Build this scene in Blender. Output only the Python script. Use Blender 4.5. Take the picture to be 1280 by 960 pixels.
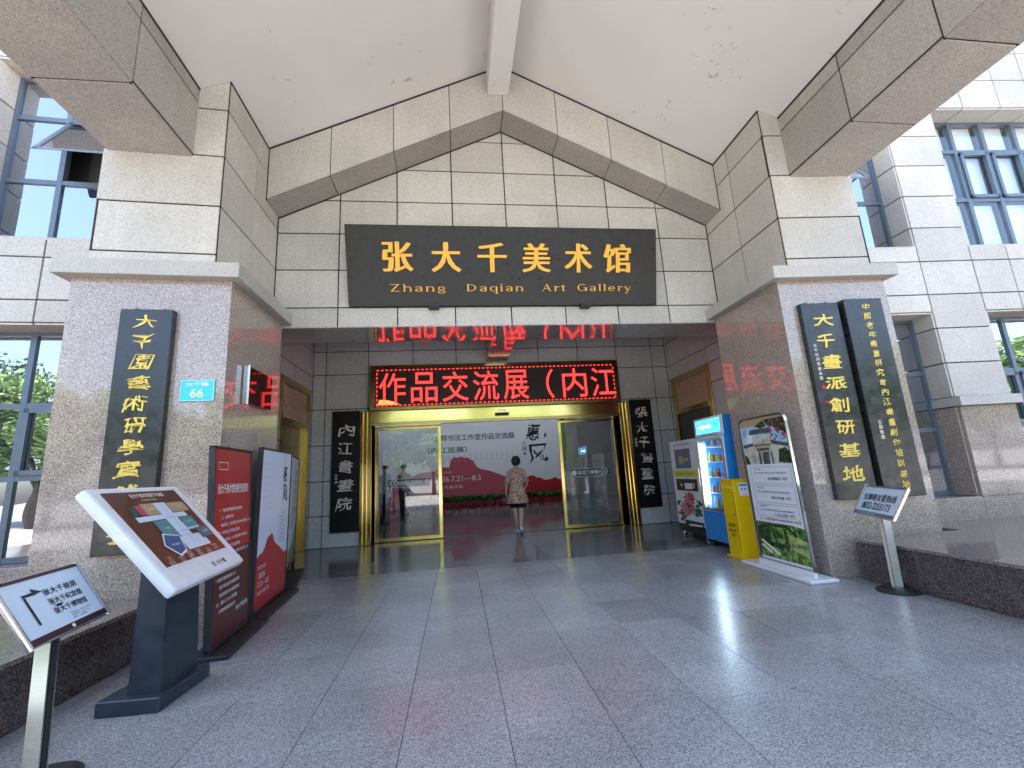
import bpy, bmesh, math, random
from mathutils import Vector, Matrix, noise
random.seed(7)
S = bpy.context.scene
COL = S.collection
for o in list(bpy.data.objects): bpy.data.objects.remove(o)

# ------------------------------------------------------------------ camera, light, exposure
YAW, PITCH, ROLL, FOC = 0.132674959, 0.198796566, -0.0568029202, 547.901386
cam = bpy.data.cameras.new('camera'); cam_o = bpy.data.objects.new('camera', cam); COL.objects.link(cam_o)
cam.sensor_fit = 'HORIZONTAL'; cam.sensor_width = 36.0; cam.lens = FOC / 1280 * 36
cam.clip_start = 0.05; cam.clip_end = 2000
F = Vector((math.sin(YAW) * math.cos(PITCH), math.cos(YAW) * math.cos(PITCH), math.sin(PITCH)))
R0 = Vector((math.cos(YAW), -math.sin(YAW), 0)); U0 = R0.cross(F)
RR = R0 * math.cos(ROLL) + U0 * math.sin(ROLL); UU = -R0 * math.sin(ROLL) + U0 * math.cos(ROLL)
M = Matrix((RR, UU, -F)).transposed().to_4x4(); M.translation = Vector((0, 0, 1.28))
cam_o.matrix_world = M
S.camera = cam_o

SUN_EL, SUN_AZ = 70.0, -20.0            # degrees; azimuth from +Y (behind the building), towards +X positive
w = bpy.data.worlds.new('World'); S.world = w; w.use_nodes = True
nt = w.node_tree; nt.nodes.clear()
sky = nt.nodes.new('ShaderNodeTexSky'); sky.sky_type = 'NISHITA'; sky.sun_disc = False
sky.sun_elevation = math.radians(SUN_EL); sky.sun_rotation = math.radians(SUN_AZ)
sky.air_density = 1.0; sky.dust_density = 3.0; sky.ozone_density = 1.0
bg = nt.nodes.new('ShaderNodeBackground'); bg.inputs['Strength'].default_value = 0.15
wo = nt.nodes.new('ShaderNodeOutputWorld')
nt.links.new(sky.outputs[0], bg.inputs[0]); nt.links.new(bg.outputs[0], wo.inputs[0])
sun = bpy.data.lights.new('sun', 'SUN'); sun.energy = 3.3; sun.angle = math.radians(0.5); sun.color = (1.0, 0.95, 0.88)
sun_o = bpy.data.objects.new('sun', sun); COL.objects.link(sun_o)
el, az = math.radians(SUN_EL), math.radians(SUN_AZ)
sd = Vector((math.sin(az) * math.cos(el), math.cos(az) * math.cos(el), math.sin(el)))
sun_o.rotation_euler = sd.to_track_quat('Z', 'Y').to_euler(); sun_o.location = sd * 60
S.view_settings.view_transform = 'Standard'; S.view_settings.look = 'None'
S.view_settings.exposure = 2.6; S.view_settings.gamma = 1.0; S.view_settings.use_curve_mapping = False
S.render.engine = 'CYCLES'
S.cycles.max_bounces = 9; S.cycles.diffuse_bounces = 5; S.cycles.glossy_bounces = 5; S.cycles.transparent_max_bounces = 12
S.cycles.caustics_reflective = False; S.cycles.caustics_refractive = False
S.cycles.use_denoising = True; S.cycles.sample_clamp_indirect = 6.0

# ------------------------------------------------------------------ materials
def mat(name):
    m = bpy.data.materials.new(name); m.use_nodes = True
    return m, m.node_tree, m.node_tree.nodes['Principled BSDF']
def N(t, k, **kw):
    n = t.nodes.new(k)
    for a, b in kw.items(): setattr(n, a, b)
    return n
def plain(name, col, rough=0.5, metal=0.0, ior=1.5, var=0.0, emis=0.0, grime=0.0):
    m, t, b = mat(name)
    b.inputs['Base Color'].default_value = (*col, 1); b.inputs['Roughness'].default_value = rough
    b.inputs['Metallic'].default_value = metal; b.inputs['IOR'].default_value = ior
    if emis:
        b.inputs['Emission Color'].default_value = (*col, 1); b.inputs['Emission Strength'].default_value = emis
    if grime:
        tc = N(t, 'ShaderNodeTexCoord'); nz = N(t, 'ShaderNodeTexNoise'); nz.inputs['Scale'].default_value = 9; nz.inputs['Detail'].default_value = 8
        t.links.new(tc.outputs['Object'], nz.inputs['Vector'])
        mp = N(t, 'ShaderNodeMapRange'); mp.inputs[1].default_value = .3; mp.inputs[2].default_value = .75; mp.inputs[3].default_value = 1 - grime; mp.inputs[4].default_value = 1 + grime * .4
        t.links.new(nz.outputs[0], mp.inputs[0])
        mx = N(t, 'ShaderNodeVectorMath', operation='SCALE'); mx.inputs[0].default_value = col
        t.links.new(mp.outputs[0], mx.inputs['Scale']); t.links.new(mx.outputs[0], b.inputs['Base Color'])
        m2 = N(t, 'ShaderNodeMapRange'); m2.inputs[3].default_value = max(.02, rough - grime * .8); m2.inputs[4].default_value = min(1, rough + grime)
        t.links.new(nz.outputs[0], m2.inputs[0]); t.links.new(m2.outputs[0], b.inputs['Roughness'])
    return m
def stone(name, stops, scale=70, rough=0.8, bump=0.2, var=0.12, ior=1.5, stain=0.12, rvar=0.06, fine=2.6, streak=.0):
    """speckled granite: stops = [(pos, colour)...]"""
    m, t, b = mat(name)
    tc = N(t, 'ShaderNodeTexCoord'); oi = N(t, 'ShaderNodeObjectInfo')
    n1 = N(t, 'ShaderNodeTexNoise'); n1.inputs['Scale'].default_value = scale; n1.inputs['Detail'].default_value = 3; n1.inputs['Roughness'].default_value = .7
    n2 = N(t, 'ShaderNodeTexVoronoi'); n2.inputs['Scale'].default_value = scale * fine * .6
    n3 = N(t, 'ShaderNodeTexNoise'); n3.inputs['Scale'].default_value = 1.1; n3.inputs['Detail'].default_value = 6
    for n in (n1, n2, n3): t.links.new(tc.outputs['Object'], n.inputs['Vector'])
    sep = N(t, 'ShaderNodeSeparateColor'); t.links.new(n2.outputs['Color'], sep.inputs[0])
    mx = N(t, 'ShaderNodeMix'); mx.inputs[0].default_value = .45
    t.links.new(n1.outputs[0], mx.inputs[2]); t.links.new(sep.outputs[0], mx.inputs[3])
    cr = N(t, 'ShaderNodeValToRGB'); e = cr.color_ramp.elements
    while len(e) < len(stops): e.new(0.5)
    for i, (p, c) in enumerate(stops): e[i].position = p; e[i].color = (*c, 1)
    t.links.new(mx.outputs[0], cr.inputs[0])
    a = N(t, 'ShaderNodeMapRange'); a.inputs[3].default_value = 1 - var; a.inputs[4].default_value = 1 + var * .6
    t.links.new(oi.outputs['Random'], a.inputs[0])
    s = N(t, 'ShaderNodeMapRange'); s.inputs[1].default_value = .3; s.inputs[2].default_value = .7; s.inputs[3].default_value = 1 - stain; s.inputs[4].default_value = 1 + stain * .4
    t.links.new(n3.outputs[0], s.inputs[0])
    mu0 = N(t, 'ShaderNodeMath', operation='MULTIPLY'); t.links.new(a.outputs[0], mu0.inputs[0]); t.links.new(s.outputs[0], mu0.inputs[1])
    mpg = N(t, 'ShaderNodeMapping'); mpg.inputs['Scale'].default_value = (7, 7, .5); t.links.new(tc.outputs['Object'], mpg.inputs[0])
    n4 = N(t, 'ShaderNodeTexNoise'); n4.inputs['Scale'].default_value = 1.0; n4.inputs['Detail'].default_value = 5; t.links.new(mpg.outputs[0], n4.inputs['Vector'])
    s4 = N(t, 'ShaderNodeMapRange'); s4.inputs[1].default_value = .25; s4.inputs[2].default_value = .6; s4.inputs[3].default_value = 1 - streak; s4.inputs[4].default_value = 1; t.links.new(n4.outputs[0], s4.inputs[0])
    mu = N(t, 'ShaderNodeMath', operation='MULTIPLY'); t.links.new(mu0.outputs[0], mu.inputs[0]); t.links.new(s4.outputs[0], mu.inputs[1])
    sc = N(t, 'ShaderNodeVectorMath', operation='SCALE'); t.links.new(cr.outputs[0], sc.inputs[0]); t.links.new(mu.outputs[0], sc.inputs['Scale'])
    t.links.new(sc.outputs[0], b.inputs['Base Color'])
    r = N(t, 'ShaderNodeMapRange'); r.inputs[1].default_value = .3; r.inputs[2].default_value = .7
    r.inputs[3].default_value = max(.02, rough - rvar); r.inputs[4].default_value = min(1, rough + rvar)
    t.links.new(n3.outputs[0], r.inputs[0]); t.links.new(r.outputs[0], b.inputs['Roughness'])
    b.inputs['IOR'].default_value = ior
    if bump:
        bp = N(t, 'ShaderNodeBump'); bp.inputs['Strength'].default_value = bump; bp.inputs['Distance'].default_value = .004
        t.links.new(mx.outputs[0], bp.inputs['Height']); t.links.new(bp.outputs[0], b.inputs['Normal'])
    return m
MT = {}
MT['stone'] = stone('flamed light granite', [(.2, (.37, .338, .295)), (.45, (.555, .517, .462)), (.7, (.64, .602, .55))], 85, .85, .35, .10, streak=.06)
MT['shadedstone'] = stone('flamed granite darkened by painted shade', [(.2, (.22, .195, .17)), (.45, (.38, .345, .31)), (.7, (.46, .425, .385))], 85, .85, .35, .10, streak=.08)  # darker copy of the facing stone, shade on beams and undersides put into its colour
MT['pink'] = stone('polished pink granite', [(.30, (.15, .108, .086)), (.42, (.288, .220, .178)), (.55, (.42, .338, .28)), (.72, (.60, .515, .452))], 125, .055, 0.0, .04, stain=.08, rvar=.04, ior=1.72)
MT['plinthtop'] = stone('mirror polished granite top', [(.30, (.10, .075, .065)), (.5, (.20, .16, .14)), (.72, (.34, .29, .26))], 95, .12, 0.0, .04, stain=.05, rvar=.03, ior=1.5)
MT['darkgran'] = stone('polished dark brown granite', [(.30, (.03, .022, .02)), (.45, (.07, .052, .047)), (.60, (.11, .085, .078)), (.75, (.20, .16, .15))], 90, .10, 0.0, .05, ior=1.55)
MT['soffit'] = stone('polished grey soffit stone', [(.3, (.26, .25, .24)), (.5, (.40, .38, .36)), (.7, (.50, .48, .46))], 70, .065, 0.0, .06, ior=1.6)
MT['recess'] = stone('honed grey granite', [(.28, (.42, .41, .39)), (.5, (.66, .65, .63)), (.7, (.72, .71, .69))], 75, .35, .05, .08)
MT['slab'] = stone('flamed paving granite', [(.30, (.155, .155, .157)), (.42, (.26, .259, .26)), (.52, (.335, .333, .333)), (.70, (.47, .467, .467))], 150, .205, .12, .14, stain=.22, rvar=.05, fine=2.2)
MT['slabp'] = stone('polished paving granite', [(.30, (.08, .078, .082)), (.45, (.155, .15, .157)), (.62, (.22, .215, .225))], 60, .13, .02, .10, stain=.15, rvar=.05, ior=1.55)
MT['ledge'] = stone('pale ledge stone', [(.3, (.40, .375, .34)), (.6, (.52, .495, .45))], 80, .7, .2, .05)
MT['joint'] = plain('dark joint', (.03, .028, .026), .95)
MT['core'] = plain('backing', (.10, .095, .09), .95)
MT['render'] = plain('cement render', (.62, .61, .58), .9, grime=.15)
MT['gold'] = plain('polished brass', (1.0, .76, .30), .14, 1.0, grime=.03)
MT['gold2'] = plain('brushed brass', (.50, .39, .16), .24, 1.0, grime=.03)
MT['steel'] = plain('polished steel', (.72, .73, .75), .18, 1.0)
MT['dsteel'] = plain('dark grey metal', (.16, .17, .19), .4, .6)
MT['black'] = plain('black satin', (.010, .010, .011), .42, ior=1.35, grime=.2)
MT['blackm'] = plain('black matt', (.02, .02, .022), .55)
MT['lacquer'] = plain('black lacquer board', (.018, .019, .022), .20, ior=1.6, grime=.3)
MT['signblack'] = plain('weathered black sign paint', (.030, .026, .024), .33, ior=1.42, grime=.5)
MT['goldleaf'] = plain('gold leaf', (.84, .43, .05), .42, 0.25)
MT['goldpale'] = plain('pale gold paint', (.84, .60, .09), .45)
MT['cream'] = plain('cream paint', (.86, .72, .60), .5)
MT['white'] = plain('white paint', (.80, .80, .78), .4)
MT['navy'] = plain('blue black powder coat', (.026, .036, .052), .38, grime=.25)
MT['kframe'] = plain('off white plastic', (.74, .75, .76), .35, grime=.08)
MT['winframe'] = plain('grey blue aluminium', (.13, .165, .205), .35, .3, grime=.1)
MT['yellow'] = plain('yellow enamel', (.82, .53, .0), .30, grime=.06)
MT['blue'] = plain('blue enamel', (.02, .24, .66), .3, grime=.1)
MT['red'] = plain('print red', (.40, .010, .018), .35)
MT['maroon'] = plain('print dark red', (.085, .014, .018), .35)
MT['crimson'] = plain('print crimson', (.42, .012, .03), .4)
MT['rose'] = plain('print rose', (.46, .07, .12), .4)
MT['ink'] = plain('print black', (.015, .015, .02), .5)
MT['inkgrey'] = plain('print grey', (.30, .31, .34), .5)
MT['paper'] = plain('print white', (.78, .80, .83), .3)
MT['paperblue'] = plain('print pale blue', (.60, .70, .80), .3)
MT['lavender'] = plain('print lavender', (.66, .73, .90), .3)
MT['brown'] = plain('print brown', (.12, .048, .026), .3)
MT['cyan'] = plain('plate cyan', (.05, .62, .68), .4)
MT['green'] = plain('print green', (.16, .36, .06), .5)
MT['dgreen'] = plain('print dark green', (.03, .10, .05), .5)
MT['bandred'] = plain('print dark band', (.05, .014, .018), .35)
MT['tan'] = plain('print tan', (.45, .32, .18), .4)
MT['slate'] = plain('print slate', (.10, .14, .18), .4)
MT['pblue'] = plain('print blue', (.05, .11, .24), .4)
MT['teal'] = plain('print teal', (.10, .26, .28), .4)
MT['sky'] = plain('print sky', (.38, .66, .85), .4)
MT['lime'] = plain('print lime', (.60, .68, .02), .4)
MT['blind'] = plain('white roller blind', (.78, .79, .80), .9)
MT['skin'] = plain('skin', (.62, .40, .29), .55)
MT['hair'] = plain('black hair', (.012, .010, .010), .45)
MT['shorts'] = plain('navy shorts', (.012, .014, .022), .8)
MT['shoe'] = plain('white shoe', (.7, .69, .68), .5)
MT['shirtw'] = plain('pale shirt', (.55, .58, .62), .8)
MT['shirtd'] = plain('grey blue shirt', (.10, .12, .17), .8)
MT['bagred'] = plain('dark red leather', (.12, .01, .012), .4)
MT['bark'] = plain('bark', (.09, .07, .05), .9)
MT['leafg'] = plain('leaf green', (.13, .21, .06), .6)
MT['leafl'] = plain('leaf light green', (.22, .32, .10), .6)
MT['potplant'] = plain('pot plant leaf', (.03, .10, .02), .6)
MT['hallwall'] = plain('hall wall', (.42, .41, .39), .7, grime=.1)

def ceiling_mat():
    m, t, b = mat('stained white soffit plaster')
    tc = N(t, 'ShaderNodeTexCoord')
    big = N(t, 'ShaderNodeTexNoise'); big.inputs['Scale'].default_value = .55; big.inputs['Detail'].default_value = 5
    v = N(t, 'ShaderNodeTexNoise'); v.inputs['Scale'].default_value = 9; v.inputs['Detail'].default_value = 5; v.inputs['Roughness'].default_value = .75
    z = N(t, 'ShaderNodeTexNoise'); z.inputs['Scale'].default_value = 1.4; z.inputs['Detail'].default_value = 2
    for n in (big, v, z): t.links.new(tc.outputs['Object'], n.inputs['Vector'])
    mp = N(t, 'ShaderNodeMapRange'); mp.inputs[1].default_value = .60; mp.inputs[2].default_value = .66; t.links.new(v.outputs[0], mp.inputs[0])
    mz = N(t, 'ShaderNodeMapRange'); mz.inputs[1].default_value = .50; mz.inputs[2].default_value = .62; t.links.new(z.outputs[0], mz.inputs[0])
    mu = N(t, 'ShaderNodeMath', operation='MULTIPLY'); t.links.new(mp.outputs[0], mu.inputs[0]); t.links.new(mz.outputs[0], mu.inputs[1])
    m3 = N(t, 'ShaderNodeMath', operation='MULTIPLY'); m3.inputs[1].default_value = .55; t.links.new(mu.outputs[0], m3.inputs[0])
    cr = N(t, 'ShaderNodeValToRGB'); cr.color_ramp.elements[0].position = .35; cr.color_ramp.elements[0].color = (.70, .67, .64, 1)
    cr.color_ramp.elements[1].position = .68; cr.color_ramp.elements[1].color = (.77, .74, .705, 1); t.links.new(big.outputs[0], cr.inputs[0])
    mx = N(t, 'ShaderNodeMix', data_type='RGBA'); t.links.new(m3.outputs[0], mx.inputs[0]); t.links.new(cr.outputs[0], mx.inputs[6]); mx.inputs[7].default_value = (.16, .15, .12, 1)
    t.links.new(mx.outputs[2], b.inputs['Base Color']); b.inputs['Roughness'].default_value = .9
    bp = N(t, 'ShaderNodeBump'); bp.inputs['Strength'].default_value = .25; bp.inputs['Distance'].default_value = .01
    t.links.new(big.outputs[0], bp.inputs['Height']); t.links.new(bp.outputs[0], b.inputs['Normal'])
    return m
MT['ceil'] = ceiling_mat()
def printmat(name, stops, scale):
    m, t, b = mat(name); tc = N(t, 'ShaderNodeTexCoord'); n = N(t, 'ShaderNodeTexNoise'); n.inputs['Scale'].default_value = scale; n.inputs['Detail'].default_value = 7; n.inputs['Roughness'].default_value = .7
    t.links.new(tc.outputs['Object'], n.inputs['Vector']); cr = N(t, 'ShaderNodeValToRGB'); e = cr.color_ramp.elements
    while len(e) < len(stops): e.new(.5)
    for i, (p, c) in enumerate(stops): e[i].position = p; e[i].color = (*c, 1)
    t.links.new(n.outputs[0], cr.inputs[0]); t.links.new(cr.outputs[0], b.inputs['Base Color']); b.inputs['Roughness'].default_value = .3; return m
MT['pgrass'] = printmat('printed foliage', [(.36, (.012, .03, .012)), (.48, (.07, .17, .03)), (.56, (.20, .36, .06)), (.68, (.42, .55, .20))], 14)
MT['pwall'] = printmat('printed plaster wall', [(.35, (.36, .34, .26)), (.55, (.62, .60, .50)), (.7, (.72, .70, .62))], 9)
MT['psky'] = printmat('printed sky', [(.38, (.20, .45, .68)), (.55, (.45, .66, .80)), (.66, (.74, .80, .84))], 5)
MT['proof'] = printmat('printed roof tiles', [(.4, (.03, .04, .045)), (.55, (.10, .12, .12)), (.7, (.24, .25, .24))], 40)
MT['ptree'] = printmat('printed tree', [(.42, (.008, .018, .01)), (.54, (.03, .07, .03)), (.66, (.14, .20, .08))], 30)
MT['plime'] = printmat('printed pale wall', [(.4, (.22, .30, .06)), (.55, (.42, .50, .14)), (.7, (.60, .64, .30))], 12)

def glass_mat(name, tint=(.9, .95, .96), refl=.12, boost=1.0):
    m, t, b = mat(name); t.nodes.remove(b); out = t.nodes['Material Output']
    tr = N(t, 'ShaderNodeBsdfTransparent'); tr.inputs[0].default_value = (*tint, 1)
    gl = N(t, 'ShaderNodeBsdfGlossy'); gl.inputs['Roughness'].default_value = .0; gl.inputs[0].default_value = (1, 1, 1, 1)
    lw = N(t, 'ShaderNodeLayerWeight'); lw.inputs[0].default_value = .5
    fr = N(t, 'ShaderNodeMath', operation='POWER'); fr.inputs[1].default_value = 4.0; t.links.new(lw.outputs['Facing'], fr.inputs[0])
    ad = N(t, 'ShaderNodeMath', operation='ADD'); ad.inputs[1].default_value = refl; ad.use_clamp = True
    mx = N(t, 'ShaderNodeMixShader')
    t.links.new(fr.outputs[0], ad.inputs[0]); t.links.new(ad.outputs[0], mx.inputs[0]); t.links.new(tr.outputs[0], mx.inputs[1]); t.links.new(gl.outputs[0], mx.inputs[2])
    t.links.new(mx.outputs[0], out.inputs[0])
    return m
MT['glass'] = glass_mat('door glass', (.93, .96, .97), .08)
MT['winclear'] = glass_mat('clear window glass', (.95, .98, 1.0), .04)
MT['bandglass'] = glass_mat('tinted sticker film', (.45, .52, .56), .03)
def mirror_glass():
    m, t, b = mat('coated window glass'); t.nodes.remove(b); out = t.nodes['Material Output']
    gl = N(t, 'ShaderNodeBsdfGlossy'); gl.inputs['Roughness'].default_value = .005; gl.inputs[0].default_value = (.82, .87, .98, 1)
    df = N(t, 'ShaderNodeBsdfDiffuse'); df.inputs[0].default_value = (.02, .025, .03, 1)
    lw = N(t, 'ShaderNodeLayerWeight'); lw.inputs[0].default_value = .35
    mp = N(t, 'ShaderNodeMapRange'); mp.inputs[3].default_value = .42; mp.inputs[4].default_value = .85
    mx = N(t, 'ShaderNodeMixShader'); t.links.new(lw.outputs['Facing'], mp.inputs[0]); t.links.new(mp.outputs[0], mx.inputs[0])
    t.links.new(df.outputs[0], mx.inputs[1]); t.links.new(gl.outputs[0], mx.inputs[2]); t.links.new(mx.outputs[0], out.inputs[0])
    tc = N(t, 'ShaderNodeTexCoord'); nz = N(t, 'ShaderNodeTexNoise'); nz.inputs['Scale'].default_value = 1.7; nz.inputs['Detail'].default_value = 1
    bp = N(t, 'ShaderNodeBump'); bp.inputs['Strength'].default_value = .22; bp.inputs['Distance'].default_value = .02
    t.links.new(tc.outputs['Object'], nz.inputs['Vector']); t.links.new(nz.outputs[0], bp.inputs['Height']); t.links.new(bp.outputs[0], gl.inputs['Normal'])
    return m
MT['winglass'] = mirror_glass()
def emit(name, col, s):
    m, t, b = mat(name); b.inputs['Base Color'].default_value = (*[c * .3 for c in col], 1)
    b.inputs['Emission Color'].default_value = (*col, 1); b.inputs['Emission Strength'].default_value = s
    return m
MT['led'] = emit('lit red diodes', (1.0, .03, .025), .60)
MT['ledhot'] = emit('lit orange diodes', (1.0, .14, .05), .7)
MT['lamp'] = emit('lit fridge tube', (.75, .92, 1.0), 6.0)
MT['screen'] = emit('lit cyan header', (.03, .42, .70), .9)
MT['ledpanel'] = plain('dark diode panel', (.035, .018, .02), .5)
def frosted():
    m, t, b = mat('frosted skylight'); t.nodes.remove(b); out = t.nodes['Material Output']
    a = N(t, 'ShaderNodeBsdfTranslucent'); a.inputs[0].default_value = (.32, .34, .36, 1); t.links.new(a.outputs[0], out.inputs[0]); return m  # diffusing sheet of the added roof opening that brightens the hall
MT['frost'] = frosted()
def floral():
    m, t, b = mat('small floral fabric')
    tc = N(t, 'ShaderNodeTexCoord'); v = N(t, 'ShaderNodeTexVoronoi'); v.inputs['Scale'].default_value = 38
    t.links.new(tc.outputs['Object'], v.inputs['Vector']); sp = N(t, 'ShaderNodeSeparateColor'); t.links.new(v.outputs['Color'], sp.inputs[0])
    cr = N(t, 'ShaderNodeValToRGB'); cr.color_ramp.interpolation = 'CONSTANT'; e = cr.color_ramp.elements
    for _ in range(3): e.new(.5)
    for i, (p, c) in enumerate([(0, (.56, .33, .25)), (.35, (.66, .45, .35)), (.55, (.26, .13, .10)), (.7, (.74, .54, .43)), (.88, (.42, .14, .12))]): e[i].position = p; e[i].color = (*c, 1)
    t.links.new(sp.outputs[0], cr.inputs[0]); t.links.new(cr.outputs[0], b.inputs['Base Color']); b.inputs['Roughness'].default_value = .9
    return m
MT['floral'] = floral()

# ------------------------------------------------------------------ object helpers
def link(name, me, m, parent=None):
    o = bpy.data.objects.new(name, me); COL.objects.link(o)
    if m is not None: me.materials.append(MT[m] if isinstance(m, str) else m)
    if parent is not None:
        o.parent = parent; o.matrix_parent_inverse = parent.matrix_world.inverted() if False else Matrix.Identity(4)
        o.location = -Vector(parent.get('base', (0, 0, 0)))
    return o
def tag(o, label=None, cat=None, group=None, kind=None):
    if label: o['label'] = label
    if cat: o['category'] = cat
    if group: o['group'] = group
    if kind: o['kind'] = kind
    return o
def thing(name, label, cat, base=(0, 0, 0), group=None, kind=None):
    o = bpy.data.objects.new(name, None); COL.objects.link(o); o.location = base; o['base'] = base
    o.empty_display_size = .1
    return tag(o, label, cat, group, kind)
def mesh(verts, faces):
    me = bpy.data.meshes.new('mesh'); me.from_pydata([tuple(v) for v in verts], [], faces); me.update(); return me
class MB:
    def __init__(s): s.v = []; s.f = []
    def add(s, vs, fs):
        n = len(s.v); s.v += [Vector(v) for v in vs]; s.f += [[i + n for i in f] for f in fs]; return s
    def box(s, a, b):
        (x0, y0, z0), (x1, y1, z1) = a, b
        if x0 > x1: x0, x1 = x1, x0
        if y0 > y1: y0, y1 = y1, y0
        if z0 > z1: z0, z1 = z1, z0
        vs = [(x, y, z) for z in (z0, z1) for (x, y) in ((x0, y0), (x1, y0), (x1, y1), (x0, y1))]
        return s.add(vs, [[3, 2, 1, 0], [4, 5, 6, 7], [0, 1, 5, 4], [1, 2, 6, 5], [2, 3, 7, 6], [3, 0, 4, 7]])
    def prism(s, poly, off):
        """poly: list of 3d points (ccw seen from outside), off: vector to the back"""
        n = len(poly); off = Vector(off); p = [Vector(q) for q in poly]
        return s.add(p + [q + off for q in p], [list(range(n)), list(range(2 * n - 1, n - 1, -1))] + [[i, i + n, (i + 1) % n + n, (i + 1) % n] for i in range(n)])
    def rings(s, rs, cap=True, closed=True):
        n = len(rs[0]); base = len(s.v)
        for r in rs: s.v += [Vector(p) for p in r]
        for k in range(len(rs) - 1):
            for i in range(n if closed else n - 1):
                j = (i + 1) % n; s.f.append([base + k * n + i, base + k * n + j, base + (k + 1) * n + j, base + (k + 1) * n + i])
        if cap:
            s.f.append([base + i for i in range(n)][::-1]); s.f.append([base + (len(rs) - 1) * n + i for i in range(n)])
        return s
    def tube(s, a, b, r0, r1=None, n=12):
        a, b = Vector(a), Vector(b); r1 = r0 if r1 is None else r1; d = (b - a).normalized()
        u = d.orthogonal().normalized(); v = d.cross(u)
        return s.rings([[p + (u * math.cos(t) + v * math.sin(t)) * r for t in [2 * math.pi * i / n for i in range(n)]] for p, r in ((a, r0), (b, r1))])
    def lathe(s, c, prof, n=20, sx=1, sy=1):
        c = Vector(c)
        return s.rings([[c + Vector((math.cos(t) * r * sx, math.sin(t) * r * sy, z)) for t in [2 * math.pi * i / n for i in range(n)]] for r, z in prof])
    def build(s, name, m, parent=None, warp=None, smooth=False, bevel=0.0):
        vs = s.v if warp is None else [warp(v) for v in s.v]
        me = mesh(vs, s.f)
        bm = bmesh.new(); bm.from_mesh(me); bmesh.ops.recalc_face_normals(bm, faces=bm.faces)
        if bevel:
            bmesh.ops.bevel(bm, geom=[e for e in bm.edges], offset=bevel, segments=1 if bevel < .01 else 2, affect='EDGES', profile=.6)
        bm.to_mesh(me); bm.free()
        if smooth:
            me.polygons.foreach_set('use_smooth', [True] * len(me.polygons))
        return link(name, me, m, parent)
def bx(name, a, b, m, parent=None, warp=None, bevel=0.0): return MB().box(a, b).build(name, m, parent, warp, bevel=bevel)

SPL = 0.07
def wl(v):   # the facades splay outwards a little either side of the porch
    x, y, z = v
    if x < -2.222: y += SPL * (x + 2.222)
    elif x > 3.879: y -= SPL * (x - 3.879)
    return Vector((x, y, z))

def clip(poly, f):
    """keep part of 2d polygon where f(p) >= 0"""
    out = []
    for i in range(len(poly)):
        a, b = poly[i], poly[(i + 1) % len(poly)]; fa, fb = f(a), f(b)
        if fa >= 0: out.append(a)
        if (fa >= 0) != (fb >= 0):
            t = fa / (fa - fb); out.append((a[0] + (b[0] - a[0]) * t, a[1] + (b[1] - a[1]) * t))
    return out
def area(p): return abs(sum(p[i][0] * p[(i + 1) % len(p)][1] - p[(i + 1) % len(p)][0] * p[i][1] for i in range(len(p)))) / 2
GAP = 0.017
def panels(parent, mp, out, us, vs, m, name='stone_panel', clips=(), holes=(), th=.025, gap=GAP, warp=None, back=True, backname='joint_bed', bev=.0025):
    """grid of separate stone panels. mp(u,v)->3d point on the face; out: unit outward normal"""
    out = Vector(out); n = 0
    bk = MB()
    for i in range(len(us) - 1):
        for j in range(len(vs) - 1):
            u0, u1, v0, v1 = us[i], us[i + 1], vs[j], vs[j + 1]
            cu, cv = (u0 + u1) / 2, (v0 + v1) / 2
            if any(a < cu < b and c < cv < d for a, b, c, d in holes): continue
            full = [(u0, v0), (u1, v0), (u1, v1), (u0, v1)]
            g = gap / 2
            p = [(u0 + g, v0 + g), (u1 - g, v0 + g), (u1 - g, v1 - g), (u0 + g, v1 - g)]
            for f in clips: p = clip(p, lambda q, f=f: f(q) - g) if p else p; full = clip(full, f) if full else full
            if len(p) < 3 or area(p) < .004: continue
            dz = random.uniform(-.0012, .0012)
            pts = [mp(*q) + out * dz for q in p]
            MB().prism(pts, -out * (th + dz)).build(name, m, parent, warp, bevel=bev if area(p) > .03 else 0)
            if back and len(full) > 2: bk.prism([mp(*q) - out * th * .45 for q in full], -out * .02)
            n += 1
    if back and bk.v: bk.build(backname, 'joint', parent, warp)
    return n

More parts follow.
